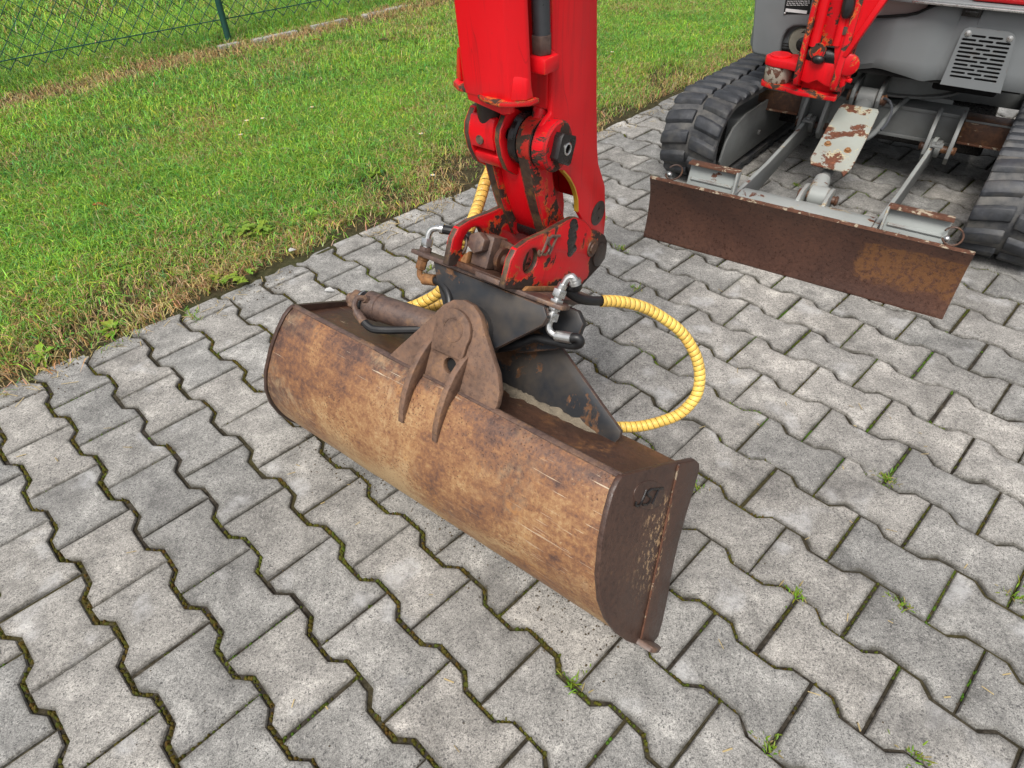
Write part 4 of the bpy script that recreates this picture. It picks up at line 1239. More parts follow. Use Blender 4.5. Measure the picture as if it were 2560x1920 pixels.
g = G(); g.stack((-.016, .262, .172), (1, 0, 0), [(0, .034), (.003, .037), (.057, .037), (.06, .034)], 26); g.stack((.0, .345, .200), (.05, -.95, -.31), [(0, .026), (.05, .030), (.08, .030)], 22)
obj('rod_eye', g, 'pale_grey', bc, FM)
g = G(); g.stack((-.052, .262, .172), (1, 0, 0), [(0, .014), (.004, .018), (.010, .014), (.12, .014), (.124, .018), (.13, .014)], 18)
obj('eye_pin', g, 'brown_rust', bc, FM)
CL = [(.12, .13), (.145, .200), (.185, .212), (.25, .212), (.288, .202), (.300, .172), (.286, .138), (.24, .122), (.18, .10), (.135, .10)]
for x in (-.036, .046):
    obj('clevis_lug', G().prism(CL, 'x', x, x + .013), 'pale_grey', exc, FM, .002)
# upper cylinder eye and bracket
g = G(); g.stack((-.03, .815, .340), (1, 0, 0), [(0, .033), (.003, .036), (.062, .036), (.065, .033)], 26)
obj('rod_eye', g, 'grey_paint', bc, FM)
for x in (-.052, .038):
    obj('cylinder_lug', G().prism([(.775, .345), (.785, .375), (.815, .388), (.86, .395), (.93, .395), (.93, .30), (.84, .296), (.79, .312)], 'x', x, x + .014), 'grey_paint', exc, FM, .003)
g = G(); g.stack((-.066, .815, .340), (1, 0, 0), [(0, .018), (.004, .022), (.010, .018), (.125, .018), (.130, .022), (.138, .014)], 20)
obj('eye_pin', g, 'brown_rust', bc, FM)
# hoses at the cylinder
hp = smooth_path([(.045, .60, .262), (.066, .635, .262), (.082, .69, .27), (.092, .76, .288), (.105, .84, .305), (.13, .96, .322), (.15, 1.03, .332)], 14)
rs = [(.0105 if (i // 1) % 2 else .0088) for i in range(len(hp))]
obj('spring_hose', G().tube(hp, rs, 12), 'grey_paint', bc, FM, ang=180)
obj('breather_line', G().tube(smooth_path([(.062, .80, .352), (.085, .775, .352), (.104, .745, .335), (.108, .70, .305), (.098, .665, .285)], 6), .0045, 8), 'pipe_grey', bc, FM)

def tframe(deg):
    t_ = math.radians(deg)
    return frame(Vector((0.8965, 1.887, 0)), Vector((math.cos(t_), math.sin(t_), 0)), Vector((-math.sin(t_), math.cos(t_), 0)), ZX)   # the tracks stand askew to the blade
# ---- cross beam and centre frame
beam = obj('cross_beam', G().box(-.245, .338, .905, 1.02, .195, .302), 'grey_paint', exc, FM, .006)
obj('beam_flange', G().box(-.246, .339, .898, .9045, .190, .203), 'grey_paint', beam, FM, .002)
obj('beam_flange', G().box(-.246, .339, .898, .9045, .292, .306), 'grey_paint', beam, FM, .002)
for x0, x1 in ((-.42, -.2455), (.3385, .56)):
    t = obj('slide_tube', G().box(x0, x1, .912, 1.012, .207, .288), 'brown_rust', exc, FM, .005)
    obj('slide_lip', G().box(x0 + .002, x1 - .002, .906, .9118, .203, .2105), 'cream_edge', t, FM, .001)
    obj('slide_lip', G().box(x0 + .002, x1 - .002, .906, .9118, .2845, .291), 'grey_paint', t, FM, .001)
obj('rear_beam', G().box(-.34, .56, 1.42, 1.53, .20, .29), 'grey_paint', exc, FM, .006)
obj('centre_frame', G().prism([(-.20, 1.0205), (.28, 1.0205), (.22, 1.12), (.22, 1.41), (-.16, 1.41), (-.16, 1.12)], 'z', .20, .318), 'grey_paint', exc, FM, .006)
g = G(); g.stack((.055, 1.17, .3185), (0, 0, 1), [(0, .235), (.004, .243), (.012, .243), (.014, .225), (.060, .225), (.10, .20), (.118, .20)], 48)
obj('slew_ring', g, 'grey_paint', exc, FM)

obj('shade_fill', G().prism([(-.30, .99), (.40, .99), (.42, 1.25), (.36, 1.7), (-.30, 1.7), (-.34, 1.25)], 'z', .352, .435), 'dark_void', exc, FM, .01)  # added near-black slab: closes the bright gap, stands in for shade under the house
obj('centre_underside', G().box(-.44, .44, 1.10, 1.52, .10, .1985), 'grease', exc, FM, .01)
# ---- tracks
def track_profile():
    """outer belt line, (y,z), counter-clockwise from the bottom rear"""
    R, zc, y0, y1 = .1575, .172, .545, 1.55
    pts = []
    N_ = 200
    Lb = y1 - y0; per = 2 * Lb + 2 * math.pi * R
    for i in range(N_):
        s = per * i / N_
        if s < Lb: pts.append((y1 - s, zc - R))
        elif s < Lb + math.pi * R:
            a = -math.pi / 2 - (s - Lb) / R
            pts.append((y0 + R * math.cos(a), zc + R * math.sin(a)))
        elif s < 2 * Lb + math.pi * R:
            t = (s - Lb - math.pi * R) / Lb
            pts.append((y0 + Lb * t, zc + R - .006 * math.sin(math.pi * t)))
        else:
            a = math.pi / 2 - (s - 2 * Lb - math.pi * R) / R
            f_ = 1 - (s - 2 * Lb - math.pi * R) / (math.pi * R)
            pts.append((y1 + R * math.cos(a), zc + R * math.sin(a)))
    return pts, per
TP, PER = track_profile()
TV = [Vector((0, p[0], p[1])) for p in TP]
NT_ = len(TV)
TN = []
for i in range(NT_):
    t = (TV[(i + 1) % NT_] - TV[i - 1]).normalized()
    TN.append(Vector((0, t.z, -t.y)) * -1)
cen = sum(TV, Vector()) / NT_
for i in range(NT_):
    if TN[i].dot(TV[i] - cen) < 0: TN[i] = -TN[i]
TW = .230
def lug_mesh(side):
    """half-width cleat; x across (from the groove outwards), y along, z out"""
    g = G(); s = side
    x0, x1, xm = s * .0065, s * .1165, s * .06
    def row(x, yc, l, h, lt): return [(x, yc - l, -.002), (x, yc - lt, h), (x, yc + lt, h), (x, yc + l, -.002)]
    rows = [row(x0, .008, .026, .0130, .017), row(x0 + s * .006, .008, .028, .0150, .018), row(xm, .0, .028, .0155, .019), row(x1 - s * .010, -.012, .027, .014, .017), row(x1, -.014, .025, .009, .014)]
    g.loft(rows)
    me_o = obj('cleat', g, 'lug_rubber', None, FW, .0016, 1)
    me = me_o.data
    bpy.data.objects.remove(me_o)
    return me
LUGM = {1: lug_mesh(1), -1: lug_mesh(-1)}
for tx, FT in ((-.5725, tframe(-40.5)), (.555, tframe(-37.5))):      # tracks stand askew to the blade
    g = G(); rings = []
    for i in range(0, NT_, 1):
        P, n_ = TV[i], TN[i]
        ring = []
        for x, h in ((-.115, -.004), (-.111, 0), (-.016, .0015), (-.012, -.001), (.012, -.001), (.016, .0015), (.111, 0), (.115, -.004), (.115, -.020), (-.115, -.020)):
            q = P + n_ * h
            ring.append((tx + x, q.y, q.z))
        rings.append(ring)
    g.loft(rings, closed=True)
    tr = obj('rubber_track', g, 'track_rubber', exc, FT, ang=40)
    cnt = 38
    for k in range(cnt):
        for sd in (-1, 1):
            s = (k + (.0 if sd > 0 else .22)) / cnt * NT_
            i = int(s) % NT_; f_ = s - int(s)
            P = TV[i].lerp(TV[(i + 1) % NT_], f_); n_ = TN[i].lerp(TN[(i + 1) % NT_], f_).normalized()
            yv = Vector((1, 0, 0)).cross(n_) * -1
            mt = FT @ frame(Vector((tx, P.y, P.z)), Vector((1, 0, 0)), yv, n_)
            # x cross y = z must hold
            o = bpy.data.objects.new('cleat', LUGM[sd]); COL.objects.link(o)
            place(o, tr, mt)
    g = G()
    for k in range(26):
        s = (k * NT_ / 42 * 1 + 3) % NT_
    s_in = 1 if tx < 0 else -1
    xi = tx + s_in * .100
    FR = [(.495, .075), (.480, .105), (.505, .175), (.56, .220), (.66, .245), (1.45, .245), (1.53, .19), (1.54, .09), (1.48, .062), (.56, .055)]
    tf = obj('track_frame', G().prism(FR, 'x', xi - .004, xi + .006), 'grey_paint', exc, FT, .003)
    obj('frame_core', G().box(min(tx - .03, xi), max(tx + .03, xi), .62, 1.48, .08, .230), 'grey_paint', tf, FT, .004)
    g = G(); g.stack((tx - .05, .540, .176), (1, 0, 0), [(0, .10), (.01, .135), (.09, .135), (.10, .10)], 30)
    obj('idler_wheel', g, 'grease', tf, FT)
    for yy in (.78, 1.03, 1.28):
        g = G(); g.stack((tx - .06, yy, .078), (1, 0, 0), [(0, .03), (.01, .042), (.11, .042), (.12, .03)], 22)
        obj('roller', g, 'grease', tf, FT)
    g = G(); nut(g, (xi, .83, .12), (xi + s_in * .016, .83, .12), .011)
    obj('frame_bolt', g, 'grey_paint', tf, FT)

# ---- upper body
house = obj('house', G().prism([(-.47, .79), (.52, .79), (.52, 1.55), (.40, 1.80), (-.36, 1.80), (-.47, 1.55)], 'z', .458, 1.02), 'panel_grey', exc, FM, .02)
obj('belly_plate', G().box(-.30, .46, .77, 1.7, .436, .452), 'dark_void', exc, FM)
LPAN = [(-.486, .98), (-.468, .63), (-.446, .470), (-.441, .458), (-.430, .450), (-.38, .447), (-.333, .447), (-.3385, .50), (-.336, .524), (-.327, .546), (-.309, .559), (-.284, .564), (-.215, .564), (-.19, .62), (-.19, .98)]
lpan = obj('left_panel', G().prism(LPAN, 'y', .752, .789), 'panel_grey', exc, FM, .010, 3)
obj('recess', G().box(-.345, -.19, .791, .80, .44, .575), 'dark_void', exc, FM)
g = G(); g.stack((-.268, .789, .508), (0, -1, 0), [(0, .050), (.010, .052), (.022, .046), (.024, .033), (.012, .030)], 32)
obj('pulley', g, mat_plain('pulley_tan', (.20, .19, .15), .5), exc, FM)
g = G(); g.stack((-.262, .778, .502), (0, -1, 0), [(0, .028), (.012, .026), (.016, .018)], 24)
obj('hub', g, 'grease', exc, FM)
g = G()
for k in range(5): g.box(-.336, -.300, .770, .774, .458 + k * .009, .462 + k * .009)
obj('louvre', g, 'grease', exc, FM)
pl = obj('data_plate', G().prism([(-.352, .597), (-.262, .606), (-.268, .69), (-.36, .684)], 'y', .7495, .7518), 'dark_void', exc, FM, .0006)
g = G()
rr = random.Random(5)
for k in range(9):
    x = -.349
    while x < -.272:
        L_ = rr.uniform(.004, .012)
        g.box(x, min(x + L_, -.270), .7488, .7494, .626 + k * .0062 + (x + .35) * .1, .6278 + k * .0062 + (x + .35) * .1); x += L_ + .0025
g.box(-.348, -.272, .7488, .7494, .606, .616)
obj('plate_print', g, 'white_print', pl, FM, smooth=False)
g = G(); g.blob((-.348, .749, .600), (.004, .003, .004), 8, 6)
obj('rivet', g, 'zinc', pl, FM)

RPAN = [(-.07, .440), (-.027, .452), (.002, .460), (.03, .460), (.056, .456), (.114, .447), (.150, .440), (.168, .438), (.195, .444), (.224, .450), (.30, .447), (.40, .445), (.54, .445), (.54, .674), (.374, .675), (.266, .674), (.264, .652), (.210, .652), (.207, .675), (.139, .672), (.111, .660), (.085, .643), (.050, .632), (.0, .622), (-.05, .612), (-.09, .605)]
def wr(co):
    y = co.y + .35 * max(0, .06 - co.x) * .5 + .02 * math.exp(-((co.x - .185) / .03) ** 2)
    return (co.x, y, co.z)
def densify(poly, step):
    out = []
    for i in range(len(poly)):
        p, q = Vector(poly[i]), Vector(poly[(i + 1) % len(poly)])
        k = max(1, int((q - p).length / step))
        out += [tuple(p.lerp(q, j / k)) for j in range(k)]
    return out
# body panel as a gridded sheet so that its bend is smooth
def lerp_edge(edge, x):
    for (x0, z0), (x1, z1) in zip(edge, edge[1:]):
        if x0 <= x <= x1: return z0 + (z1 - z0) * (x - x0) / max(1e-9, x1 - x0)
    return edge[-1][1] if x > edge[-1][0] else edge[0][1]
BOT = [(-.09, .434), (-.027, .452), (.002, .460), (.03, .460), (.056, .456), (.114, .447), (.150, .440), (.168, .438), (.195, .444), (.224, .450), (.30, .447), (.54, .445)]
TOPE = [(-.09, .605), (-.05, .612), (.0, .622), (.05, .632), (.085, .643), (.111, .660), (.139, .672), (.207, .675), (.2075, .652), (.2635, .652), (.264, .674), (.54, .675)]
xs_ = sorted(set([round(v, 4) for v in np.arange(-.09, .541, .01)] + [.2072, .2078, .2632, .2642]))
g = G(); nz = 8
for lay in (0, 1):
    for x in xs_:
        zb, zt = lerp_edge(BOT, x), lerp_edge(TOPE, x)
        for k in range(nz + 1):
            t = k / nz
            z = zb + (zt - zb) * t
            y = .738 + .018 * lay
            y += .16 * max(0, .03 - x) + .014 * math.exp(-((x - .20) / .035) ** 2) * (1 - .3 * t) + .010 * max(0, (t - .9) / .1) ** 2 + .014 * max(0, (.08 - t) / .08) ** 2
            g.v.append((x, y, z))
m_ = nz + 1; off = len(xs_) * m_
for i in range(len(xs_) - 1):
    for k in range(nz):
        a = i * m_ + k
        g.f += [(a, a + m_, a + m_ + 1, a + 1), (off + a + 1, off + a + m_ + 1, off + a + m_, off + a)]
    g.f += [(i * m_, off + i * m_, off + (i + 1) * m_, (i + 1) * m_), (i * m_ + nz, (i + 1) * m_ + nz, off + (i + 1) * m_ + nz, off + i * m_ + nz)]
for i in (0, len(xs_) - 1):
    for k in range(nz): g.f.append((i * m_ + k, i * m_ + k + 1, off + i * m_ + k + 1, off + i * m_ + k))
rpan = obj('front_panel', g, 'panel_grey', exc, FM)
obj('panel_backing', G().box(-.12, .53, .790, .80, .46, .68), 'dark_void', exc, FM)
# vent cover with slots
VO = [(.223, .4465), (.405, .4445), (.384, .590), (.381, .606), (.372, .618), (.356, .6235), (.245, .625), (.233, .618), (.229, .604), (.2285, .59)]
slots = []
for r_ in range(11):
    z = .6015 - r_ * .01245
    xl, xr = (.259, .349) if r_ == 0 else (.2345 + .0007 * r_, .3745 + .0006 * r_)
    k = 2 if r_ in (0, 2, 4, 6, 8, 10) else 3
    gp_ = .006; wd_ = (xr - xl - gp_ * (k - 1)) / k
    for j in range(k):
        a0 = xl + j * (wd_ + gp_); a1 = a0 + wd_; rr_ = .0037
        slots.append([(a0 + rr_ + rr_ * math.cos(t), z + rr_ * math.sin(t)) for t in np.linspace(math.pi / 2, 3 * math.pi / 2, 5)] + [(a1 - rr_ + rr_ * math.cos(t), z + rr_ * math.sin(t)) for t in np.linspace(-math.pi / 2, math.pi / 2, 5)])
vent = obj('vent_cover', G().prism(VO, 'y', .7235, .7275, slots), 'panel_grey', rpan, FM)
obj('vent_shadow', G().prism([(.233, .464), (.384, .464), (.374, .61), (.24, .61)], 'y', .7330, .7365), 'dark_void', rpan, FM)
for x, z in ((.2475, .607), (.366, .6045)):
    g = G(); g.stack((x, .7235, z), (0, -1, 0), [(0, .0095), (.0012, .0095)], 18); g.tube([(x, .7223, z), (x, .7180, z)], .0068, 6)
    obj('cover_bolt', g, 'zinc', rpan, FM, .0006)
g = G(); g.box(.2085, .2625, .724, .745, .6535, .690); g.box(.216, .255, .719, .7238, .655, .672)
obj('hinge', g, 'grease', exc, FM, .002)
obj('step_edge', G().prism([(.700, .681), (.700, .694), (.706, .6975), (.79, .6975), (.79, .681)], 'x', -.03, .54), 'panel_grey', exc, FM, .0015)
obj('step_trim', G().box(.06, .54, .690, .6995, .683, .690), 'zinc', exc, FM, .0012)
obj('red_cover', G().prism([(.715, .700), (.705, .72), (.72, .98), (.789, .98), (.789, .700)], 'x', .225, .54), 'red_paint', exc, FM, .006)
obj('inner_panel', G().prism([(-.12, .60), (.10, .635), (.10, .70), (-.12, .70)], 'y', .773, .789), 'pale_panel', exc, FM, .002)
g = G(); g.tube([(-.09, .757, .611), (-.05, .751, .6185), (.0, .744, .6275), (.05, .742, .6365), (.08, .742, .6455), (.106, .742, .662), (.13, .742, .6765), (.20, .742, .6775)], .0045, 8)
obj('edge_seal', g, 'dark_void', exc, FM)

# ---- boom swing bracket
sb = obj('swing_bracket', G().prism([(-.345, .600), (-.335, .572), (-.30, .558), (-.25, .555), (-.205, .535), (-.195, .66), (-.25, .655), (-.30, .652), (-.335, .64)], 'z', .468, .497), 'red_paint', exc, FM, .006)
obj('lower_jaw', G().prism([(-.343, .600), (-.333, .572), (-.30, .556), (-.24, .550), (-.19, .528), (-.06, .528), (-.06, .66), (-.25, .66), (-.30, .652), (-.333, .64)], 'z', .396, .413), 'worn_red', sb, FM, .004)
g = G(); g.stack((-.293, .605, .498), (0, 0, 1), [(-.002, .038), (.003, .038), (.006, .034)], 30)
obj('pin_cover', g, 'red_paint', sb, FM)
g = G(); g.stack((-.290, .608, .4135), (0, 0, 1), [(0, .046), (.003, .048), (.051, .048), (.054, .046)], 34)
obj('swing_post', g, mat_paint('post_worn', (.30, .27, .22), .5, (.12, .05, .03), None, .52, .2, 26, .003, .3), sb, FM)
SPL = [(.512, .436), (.502, .46), (.504, .52), (.512, .60), (.522, .95), (.66, .95), (.67, .60), (.67, .415), (.60, .405)]
obj('cheek', G().prism(SPL, 'x', -.212, -.194), 'worn_red', sb, FM, .004)
SPR = [(.508, .438), (.500, .46), (.502, .505), (.514, .56), (.522, .62), (.525, .95), (.66, .95), (.67, .60), (.67, .415), (.60, .405)]
obj('cheek', G().prism(SPR, 'x', -.086, -.062), 'worn_red', sb, FM, .004)
obj('back_web', G().box(-.1935, -.0865, .575, .59, .40, .52), 'red_paint', sb, FM, .003)
obj('nose_plate', G().prism([(-.193, .446), (-.165, .440), (-.14, .455), (-.11, .442), (-.087, .438), (-.087, .515), (-.193, .515)], 'y', .535, .548), 'red_paint', sb, FM, .003)
g = G(); g.stack((-.14, .560, .565), (0, .0, 1), [(0, .030), (.01, .034), (.38, .034), (.385, .03)], 26)
bcy = obj('boom_cylinder', g, 'worn_red', exc, FM)
g = G(); g.tube([(-.176, .533, .56), (-.180, .540, .95)], .017, 14); g.tube([(-.106, .533, .57), (-.108, .540, .95)], .014, 14)
obj('boom_pipe', g, 'red_paint', bcy, FM)
g = G(); g.stack((-.158, .530, .548), (0, -1, 0), [(0, .026), (.012, .026), (.014, .021), (.010, .019)], 26)
obj('pin_end', g, 'worn_red', bcy, FM)
g = G(); g.stack((-.19, .555, .530), (1, 0, 0), [(0, .026), (.1, .026)], 22); g.blob((-.15, .525, .524), (.024, .018, .016), 12, 8)
obj('cylinder_eye', g, 'grease', bcy, FM)
# boom foot flaring to the right, with pin boss and hose opening
BF_ = [(-.100, .52), (-.062, .45), (-.060, .440), (-.044, .450), (-.046, .476), (-.055, .497), (-.060, .53), (-.058, .575), (-.050, .598), (.004, .722), (.10, .95), (-.12, .95), (-.12, .60)]
obj('boom_foot', G().prism(BF_, 'y', .528, .556), 'red_paint', exc, FM, .006)
obj('foot_rib', G().hexa([(-.078, .510, .545), (-.062, .505, .545), (-.056, .527, .545), (-.075, .527, .545)], [(-.005, .505, .74), (.014, .502, .74), (.018, .527, .74), (.0, .527, .74)]), 'red_paint', exc, FM, .003)
obj('boom_foot_web', G().prism([(-.135, .60), (-.068, .575), (-.01, .70), (.0, .95), (-.13, .95)], 'y', .556, .575), 'red_paint', exc, FM, .004)
g = G(); g.stack((-.052, .528, .520), (.25, -1, 0), [(0, .034), (.010, .034), (.014, .028)], 26)
obj('pin_boss', g, 'worn_red', exc, FM)
for dz, dx in ((0, 0), (.013, -.008)):
    g = G(); nut(g, (-.046 + dx, .535, .470 + dz), (-.028 + dx, .530, .470 + dz), .008)
    obj('bolt', g, 'red_paint', exc, FM, .001)
g = G(); g.tube(smooth_path([(-.118, .527, .80), (-.105, .524, .72), (-.100, .522, .68), (-.098, .522, .655)], 4), [.014, .015, .016, .017, .018, .019, .02, .02, .02, .019, .017, .015, .01], 10)
obj('hose_bundle', g, 'rubber_hose', exc, FM)
g = G(); g.stack((-.093, .527, .618), (0, -1, 0), [(0, .012), (.0035, .012), (.004, .008), (.001, .007)], 18)
obj('lock_bolt', g, 'steel_brown', exc, FM)

# ================================================================== FENCE
fence = thing('chain_link_fence', 'dark green chain-link fence with a round post along the far side of the lawn', 'fence', G0 + UD * UF + VD * 2.285)
g = G()
g.stack((UF, 2.285, -.05), (0, 0, 1), [(0, .0205), (1.45, .0205), (1.452, .0225), (1.475, .0225), (1.48, .012)], 20)
obj('post', g, 'fence_green', fence, FG)
for v in (-.25, 4.82):
    obj('post', G().stack((UF, v, -.05), (0, 0, 1), [(0, .0205), (1.45, .0205), (1.48, .012)], 16), 'fence_green', fence, FG)
fr_ = random.Random(9)
pit = .092; zlow = .098; ztop = 1.35
UW = UF - .026
g = G()
v = -.3
while v < 5.2:
    pts = []; k = 0; z = zlow
    while z < ztop:
        pts.append((UW + (.0035 if k % 2 else -.0035), v + (pit / 2 if k % 2 else 0) + .002 * math.sin(v * 5 + z * 7), z + .012 * math.sin(v * 1.3)))
        k += 1; z += pit * .52
    g.tube(pts, .0030, 5)
    pts = []; k = 0; z = zlow
    while z < ztop:
        pts.append((UW + (-.0035 if k % 2 else .0035), v + (-pit / 2 if k % 2 else 0) + .002 * math.sin(v * 5 + z * 7), z + .012 * math.sin(v * 1.3)))
        k += 1; z += pit * .52
    g.tube(pts, .0030, 5)
    v += pit
obj('wire_mesh', g, 'fence_green', fence, FG)
for z in (.150, .70, 1.30):
    g = G(); g.tube([(UW + .006, v, z + .004 * math.sin(v * 2) + .010 * math.sin(v * 1.3)) for v in np.linspace(-.3, 5.2, 40)], .0034, 6)
    obj('tension_wire', g, 'fence_green', fence, FG)

# edging slabs half sunk at the fence line
ER = random.Random(4)
for i, (v0, L_, lab) in enumerate(((2.16, .15, 'pale concrete edging slab beside the foot of the green fence post'), (2.40, .34, 'pale concrete edging slab just right of the green fence post'), (2.86, .30, 'middle pale edging slab in the brown strip right of the fence post'), (3.30, .42, 'farthest pale edging slab in the brown strip, near the red arm'))):
    u0 = UF + .085 + .012 * i
    g = G(); g.box(-.022, .022, 0, L_, -.03, .012)
    o = obj('edging_slab', g, 'edging_concrete', None, FG @ Matrix.Translation((u0, v0, lawn_z(u0, v0) - .004 + .012)) @ Euler((0, math.radians(ER.uniform(-6, 6)), math.radians(ER.uniform(-3, 3)))).to_matrix().to_4x4(), .005)
    tag(o, lab, 'edging slab', 'edging slabs along the fence')

# ================================================================== WEEDS, LEAVES, FLOWERS
WR = random.Random(21)
def ground_at(px, py, z=0.0):
    d = _f + _r * ((px - 1280) / FPX) - _u * ((py - 960) / FPX)
    return Vector((0, 0, CAMH)) + d * ((z - CAMH) / d.z)
def leaf(g, c, base, yaw, pitch, L_, w_, col, lob=0.0, n=5):
    """cupped leaf blade with a bent midrib"""
    d = Vector((math.cos(yaw), math.sin(yaw), 0)); s = Vector((-d.y, d.x, 0))
    k = len(g.v)
    for i in range(n + 1):
        t = i / n
        up = math.sin(pitch) * t * L_ - .55 * L_ * t * t * math.cos(pitch) * .6
        ctr = Vector(base) + d * (math.cos(pitch) * L_ * t) + Vector((0, 0, up))
        ww = w_ * math.sin(math.pi * min(.97, .06 + .94 * t)) ** .8 * (1 + lob * math.sin(t * 14)) * .5
        g.v += [tuple(ctr - s * ww + Vector((0, 0, ww * .35))), tuple(ctr), tuple(ctr + s * ww + Vector((0, 0, ww * .35)))]
        c += [col, tuple(q * .8 for q in col), col]
    for i in range(n):
        a = k + i * 3
        g.f += [(a, a + 1, a + 4, a + 3), (a + 1, a + 2, a + 5, a + 4)]
def plant(name, label, cat, px, py, kind, group, sz=1.0):
    p = ground_at(px, py)
    d = p - G0; u, v = d.dot(UD), d.dot(VD)
    z = lawn_z(u, v) if u < UE else -.004
    base = Vector((p.x, p.y, z))
    t = thing(name, label, cat, base, group)
    g = G(); c = []
    if kind == 'rosette':
        for i in range(WR.randint(9, 13)):
            col = (.20 + .10 * WR.random(), .36 + .12 * WR.random(), .04)
            leaf(g, c, base + Vector((WR.gauss(0, .006), WR.gauss(0, .006), .004)), WR.uniform(0, 6.28), WR.uniform(.15, .8), sz * WR.uniform(.035, .06), sz * WR.uniform(.012, .02), col, .35)
    elif kind == 'sprawl':
        for i in range(WR.randint(16, 22)):
            b = base + Vector((WR.gauss(0, .045 * sz), WR.gauss(0, .03 * sz), WR.uniform(.008, .035)))
            col = (.20 + .10 * WR.random(), .32 + .10 * WR.random(), .045)
            for q in range(3):
                leaf(g, c, b, WR.uniform(0, 6.28), WR.uniform(.1, .5), sz * WR.uniform(.020, .034), sz * WR.uniform(.014, .02), col, .25)
    elif kind == 'tuft':
        for i in range(WR.randint(34, 52)):
            col = (.14 + .16 * WR.random(), .28 + .16 * WR.random(), .03)
            if WR.random() < .2: col = (.40, .32, .14)
            sp = WR.gauss(0, .016 * sz); off = (UD * sp + VD * WR.gauss(0, .004)) if i % 3 else (VD * sp + UD * WR.gauss(0, .004))
            leaf(g, c, base + off, WR.uniform(0, 6.28), WR.uniform(.5, 1.45), sz * WR.uniform(.008, .024), .0028, col, 0, 3)
    me = tint_mesh('leaves', g.v, g.f, c, 'leaf_green')
    mobj('leaves', me, None, t)
    return t
GT = 'grass tufts sprouting from paving joints'
for px, py, lab, sz in ((1437, 1708, 'bright green grass tuft in the joint in front of the bucket toe', 1.15), (2216, 1196, 'upright weed with a stem in the paving joint right of the bucket', 1.1), (1988, 1490, 'yellow-green grass tuft at a paver corner midway right of the bucket', 1.0),
        (2262, 1512, 'green grass tuft in a zigzag joint at the right, level with the bucket toe', 1.0), (2536, 1492, 'grass tuft at the right picture edge beside a dark stain', 1.1), (1740, 1214, 'small grass tuft just right of the bucket side plate top', .85),
        (1592, 722, 'small green tuft above the yellow hose loop', .95), (1552, 620, 'flat grass tuft in the joint between coupler and dozer blade', .95), (1506, 548, 'grass tuft behind the tip of the red arm', .85),
        (1076, 672, 'dull green tuft seen below the left end of the bulkhead bar', 1.0), (1924, 1862, 'grass tuft near the bottom edge, right of centre', .9), (2290, 1890, 'grass tuft at the bottom edge in the right corner', 1.0), (1990, 462, 'tiny tuft on the pavers behind the dozer blade', .7)):
    plant('grass_tuft', lab, 'grass tuft', px, py, 'tuft', GT, sz)
GW = 'broad-leaved weeds at the lawn'
for px, py, k, lab, sz in ((633, 590, 'sprawl', 'pale green leafy weed patch at the lawn edge near the bare soil', 1.15), (585, 708, 'sprawl', 'pale green weed sprawling on the dark lawn border left of the bucket', .85), (790, 549, 'rosette', 'small green weed on the bare soil patch by the lawn edge', 1.0),
        (434, 492, 'rosette', 'dark green rosette weed in the middle of the lawn', 1.15), (425, 430, 'rosette', 'feathery weed rosette in the lawn above its neighbour', 1.2), (105, 895, 'rosette', 'green weed in the straw at the left lawn edge', 1.0),
        (480, 790, 'tuft', 'grass clump growing over the paver edge left of the bucket', 1.3), (935, 440, 'rosette', 'pale blue-green rosette weed left of the red arm', 1.0), (285, 830, 'rosette', 'yellow-green weed by the left lawn edge', .9)):
    plant('lawn_weed', lab, 'weed', px, py, k, GW, sz)
def fallen(px, py, col, L_, w_, yaw, lab, on_lawn=True):
    p = ground_at(px, py, .02 if on_lawn else .002); d = p - G0; u, v = d.dot(UD), d.dot(VD)
    z = lawn_z(u, v) + .024 if on_lawn else .0035
    g = G(); c = []
    leaf(g, c, (p.x, p.y, z), yaw, .08, L_, w_, col, .12, 6)
    o = mobj('fallen_leaf', tint_mesh('fallen_leaf', g.v, g.f, c, 'leaf_green'), None)
    tag(o, lab, 'fallen leaf', 'fallen leaves')
fallen(700, 378, (.40, .36, .28), .085, .022, .15, 'grey curled dead leaf on the lawn left of the red arm')
fallen(262, 150, (.60, .52, .46), .075, .04, .6, 'pale leaf on the brown strip below the fence')
fallen(780, 104, (.30, .12, .04), .075, .03, .2, 'brown leaf on the lawn right of the fence post')
fallen(232, 516, (.42, .14, .04), .05, .03, .3, 'orange leaf on the lawn at the left')
fallen(338, 545, (.45, .30, .12), .045, .02, .5, 'tan leaf on the lawn beside the orange one')
fallen(950, 105, (.12, .08, .05), .08, .04, .1, 'dark crumpled leaf on the far lawn by the arm')
fallen(725, 634, (.75, .73, .70), .030, .026, .9, 'white petal-like leaf on the lawn border')
fallen(812, 728, (.72, .72, .70), .034, .026, .2, 'white leaf lying on a paver behind the bucket', False)
def daisy(px, py, lab):
    p = ground_at(px, py, .03); d = p - G0; z = lawn_z(d.dot(UD), d.dot(VD))
    t = thing('daisy', lab, 'flower', Vector((p.x, p.y, z)), 'daisies in the lawn')
    g = G(); c = []
    for i in range(11):
        a = 2 * math.pi * i / 11
        leaf(g, c, (p.x + .003 * math.cos(a), p.y + .003 * math.sin(a), z + .036), a, .35, .008, .0045, (.80, .79, .77), 0, 3)
    mobj('petals', tint_mesh('petals', g.v, g.f, c, 'leaf_green'), None, t)
    g = G(); g.blob((p.x, p.y, z + .037), (.0045, .0045, .003), 8, 4); g.tube([(p.x, p.y, z - .003), (p.x, p.y, z + .036)], .001, 5)
    obj('flower_head', g, 'yellow_spiral', t)
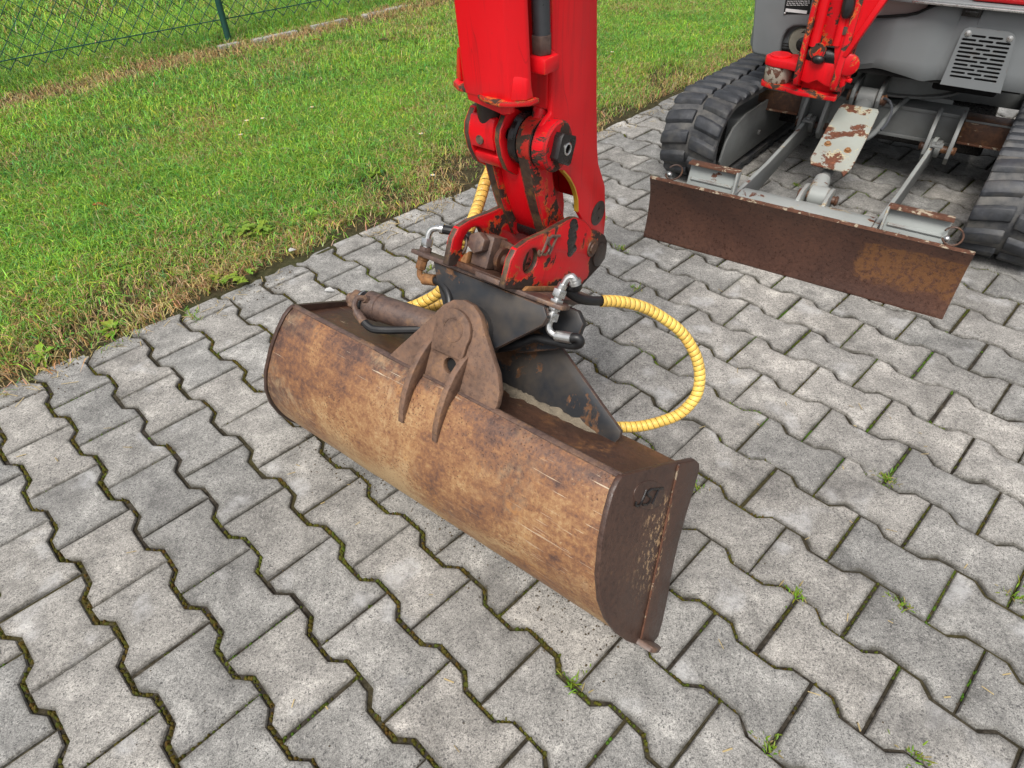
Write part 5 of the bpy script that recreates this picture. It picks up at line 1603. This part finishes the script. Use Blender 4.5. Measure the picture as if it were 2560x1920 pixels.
for px, py, lab in ((603, 342, 'white daisy in the middle of the lawn, lowest of the cluster'), (619, 308, 'white daisy in the middle of the lawn, middle of the cluster'), (658, 302, 'white daisy in the middle of the lawn, right of the cluster'), (781, 272, 'white daisy standing alone on the lawn left of the red arm'), (1053, 343, 'white daisy close to the left edge of the red arm'), (1082, 442, 'white daisy near the yellow hose behind the arm'), (1530, 135, 'white daisy on the lawn between arm and track')):
    daisy(px, py, lab)

# ---- soil crumbs and straw bits on the pavers along the lawn and round the bucket
mv, mf, mc = [], [], []
CR = random.Random(31)
def crumb(x, y, r):
    k = len(mv); a0 = CR.uniform(0, 6)
    for i in range(5):
        a = a0 + 2 * math.pi * i / 5; rr = r * CR.uniform(.6, 1.2)
        mv.append((x + rr * math.cos(a), y + rr * math.sin(a), -.0005))
    mv.append((x, y, r * CR.uniform(.6, 1.2)))
    for i in range(5): mf.append((k + i, k + (i + 1) % 5, k + 5))
    b = CR.uniform(.5, 1.2)
    mc.extend([(.10 * b, .078 * b, .052 * b)] * 6)
def straw_bit(x, y, L_):
    k = len(mv); a = CR.uniform(0, 6.28); d = Vector((math.cos(a), math.sin(a), 0)); n_ = Vector((-d.y, d.x, 0)) * CR.uniform(.0007, .0013)
    p = Vector((x, y, .0025)); q = p + d * L_ + Vector((0, 0, CR.uniform(-.001, .004)))
    mv.extend([tuple(p - n_), tuple(p + n_), tuple(q + n_), tuple(q - n_)]); mf.append((k, k + 1, k + 2, k + 3))
    b = CR.uniform(.6, 1.1); mc.extend([(.46 * b, .36 * b, .18 * b)] * 4)
for _ in range(1500):
    u = -.46 + abs(CR.gauss(0, .05)); v = CR.uniform(-.5, 4.2)
    if fbm(u, v, 3, 17) < -.05: continue
    W = G0 + UD * u + VD * v
    if CR.random() < .75: crumb(W.x, W.y, CR.uniform(.0010, .0035))
    else: straw_bit(W.x, W.y, CR.uniform(.01, .045))
for _ in range(420):
    W = ground_at(CR.uniform(-50, 2600), CR.uniform(350, 1960))
    if (W - G0).dot(UD) < -.42: continue
    if CR.random() < .85: crumb(W.x, W.y, CR.uniform(.0007, .0020))
    else: straw_bit(W.x, W.y, CR.uniform(.006, .022))
for _ in range(350):
    P_ = FB @ Vector((CR.uniform(-.5, .45), CR.gauss(.16, .05), -.36)); crumb(P_.x, P_.y, CR.uniform(.0008, .003))
o = mobj('soil_crumbs', tint_mesh('soil_crumbs', mv, mf, mc, 'moss_green'), None)
tag(o, 'brown soil crumbs and straw bits scattered on the pavers, mostly along the lawn', 'soil crumbs', kind='stuff')
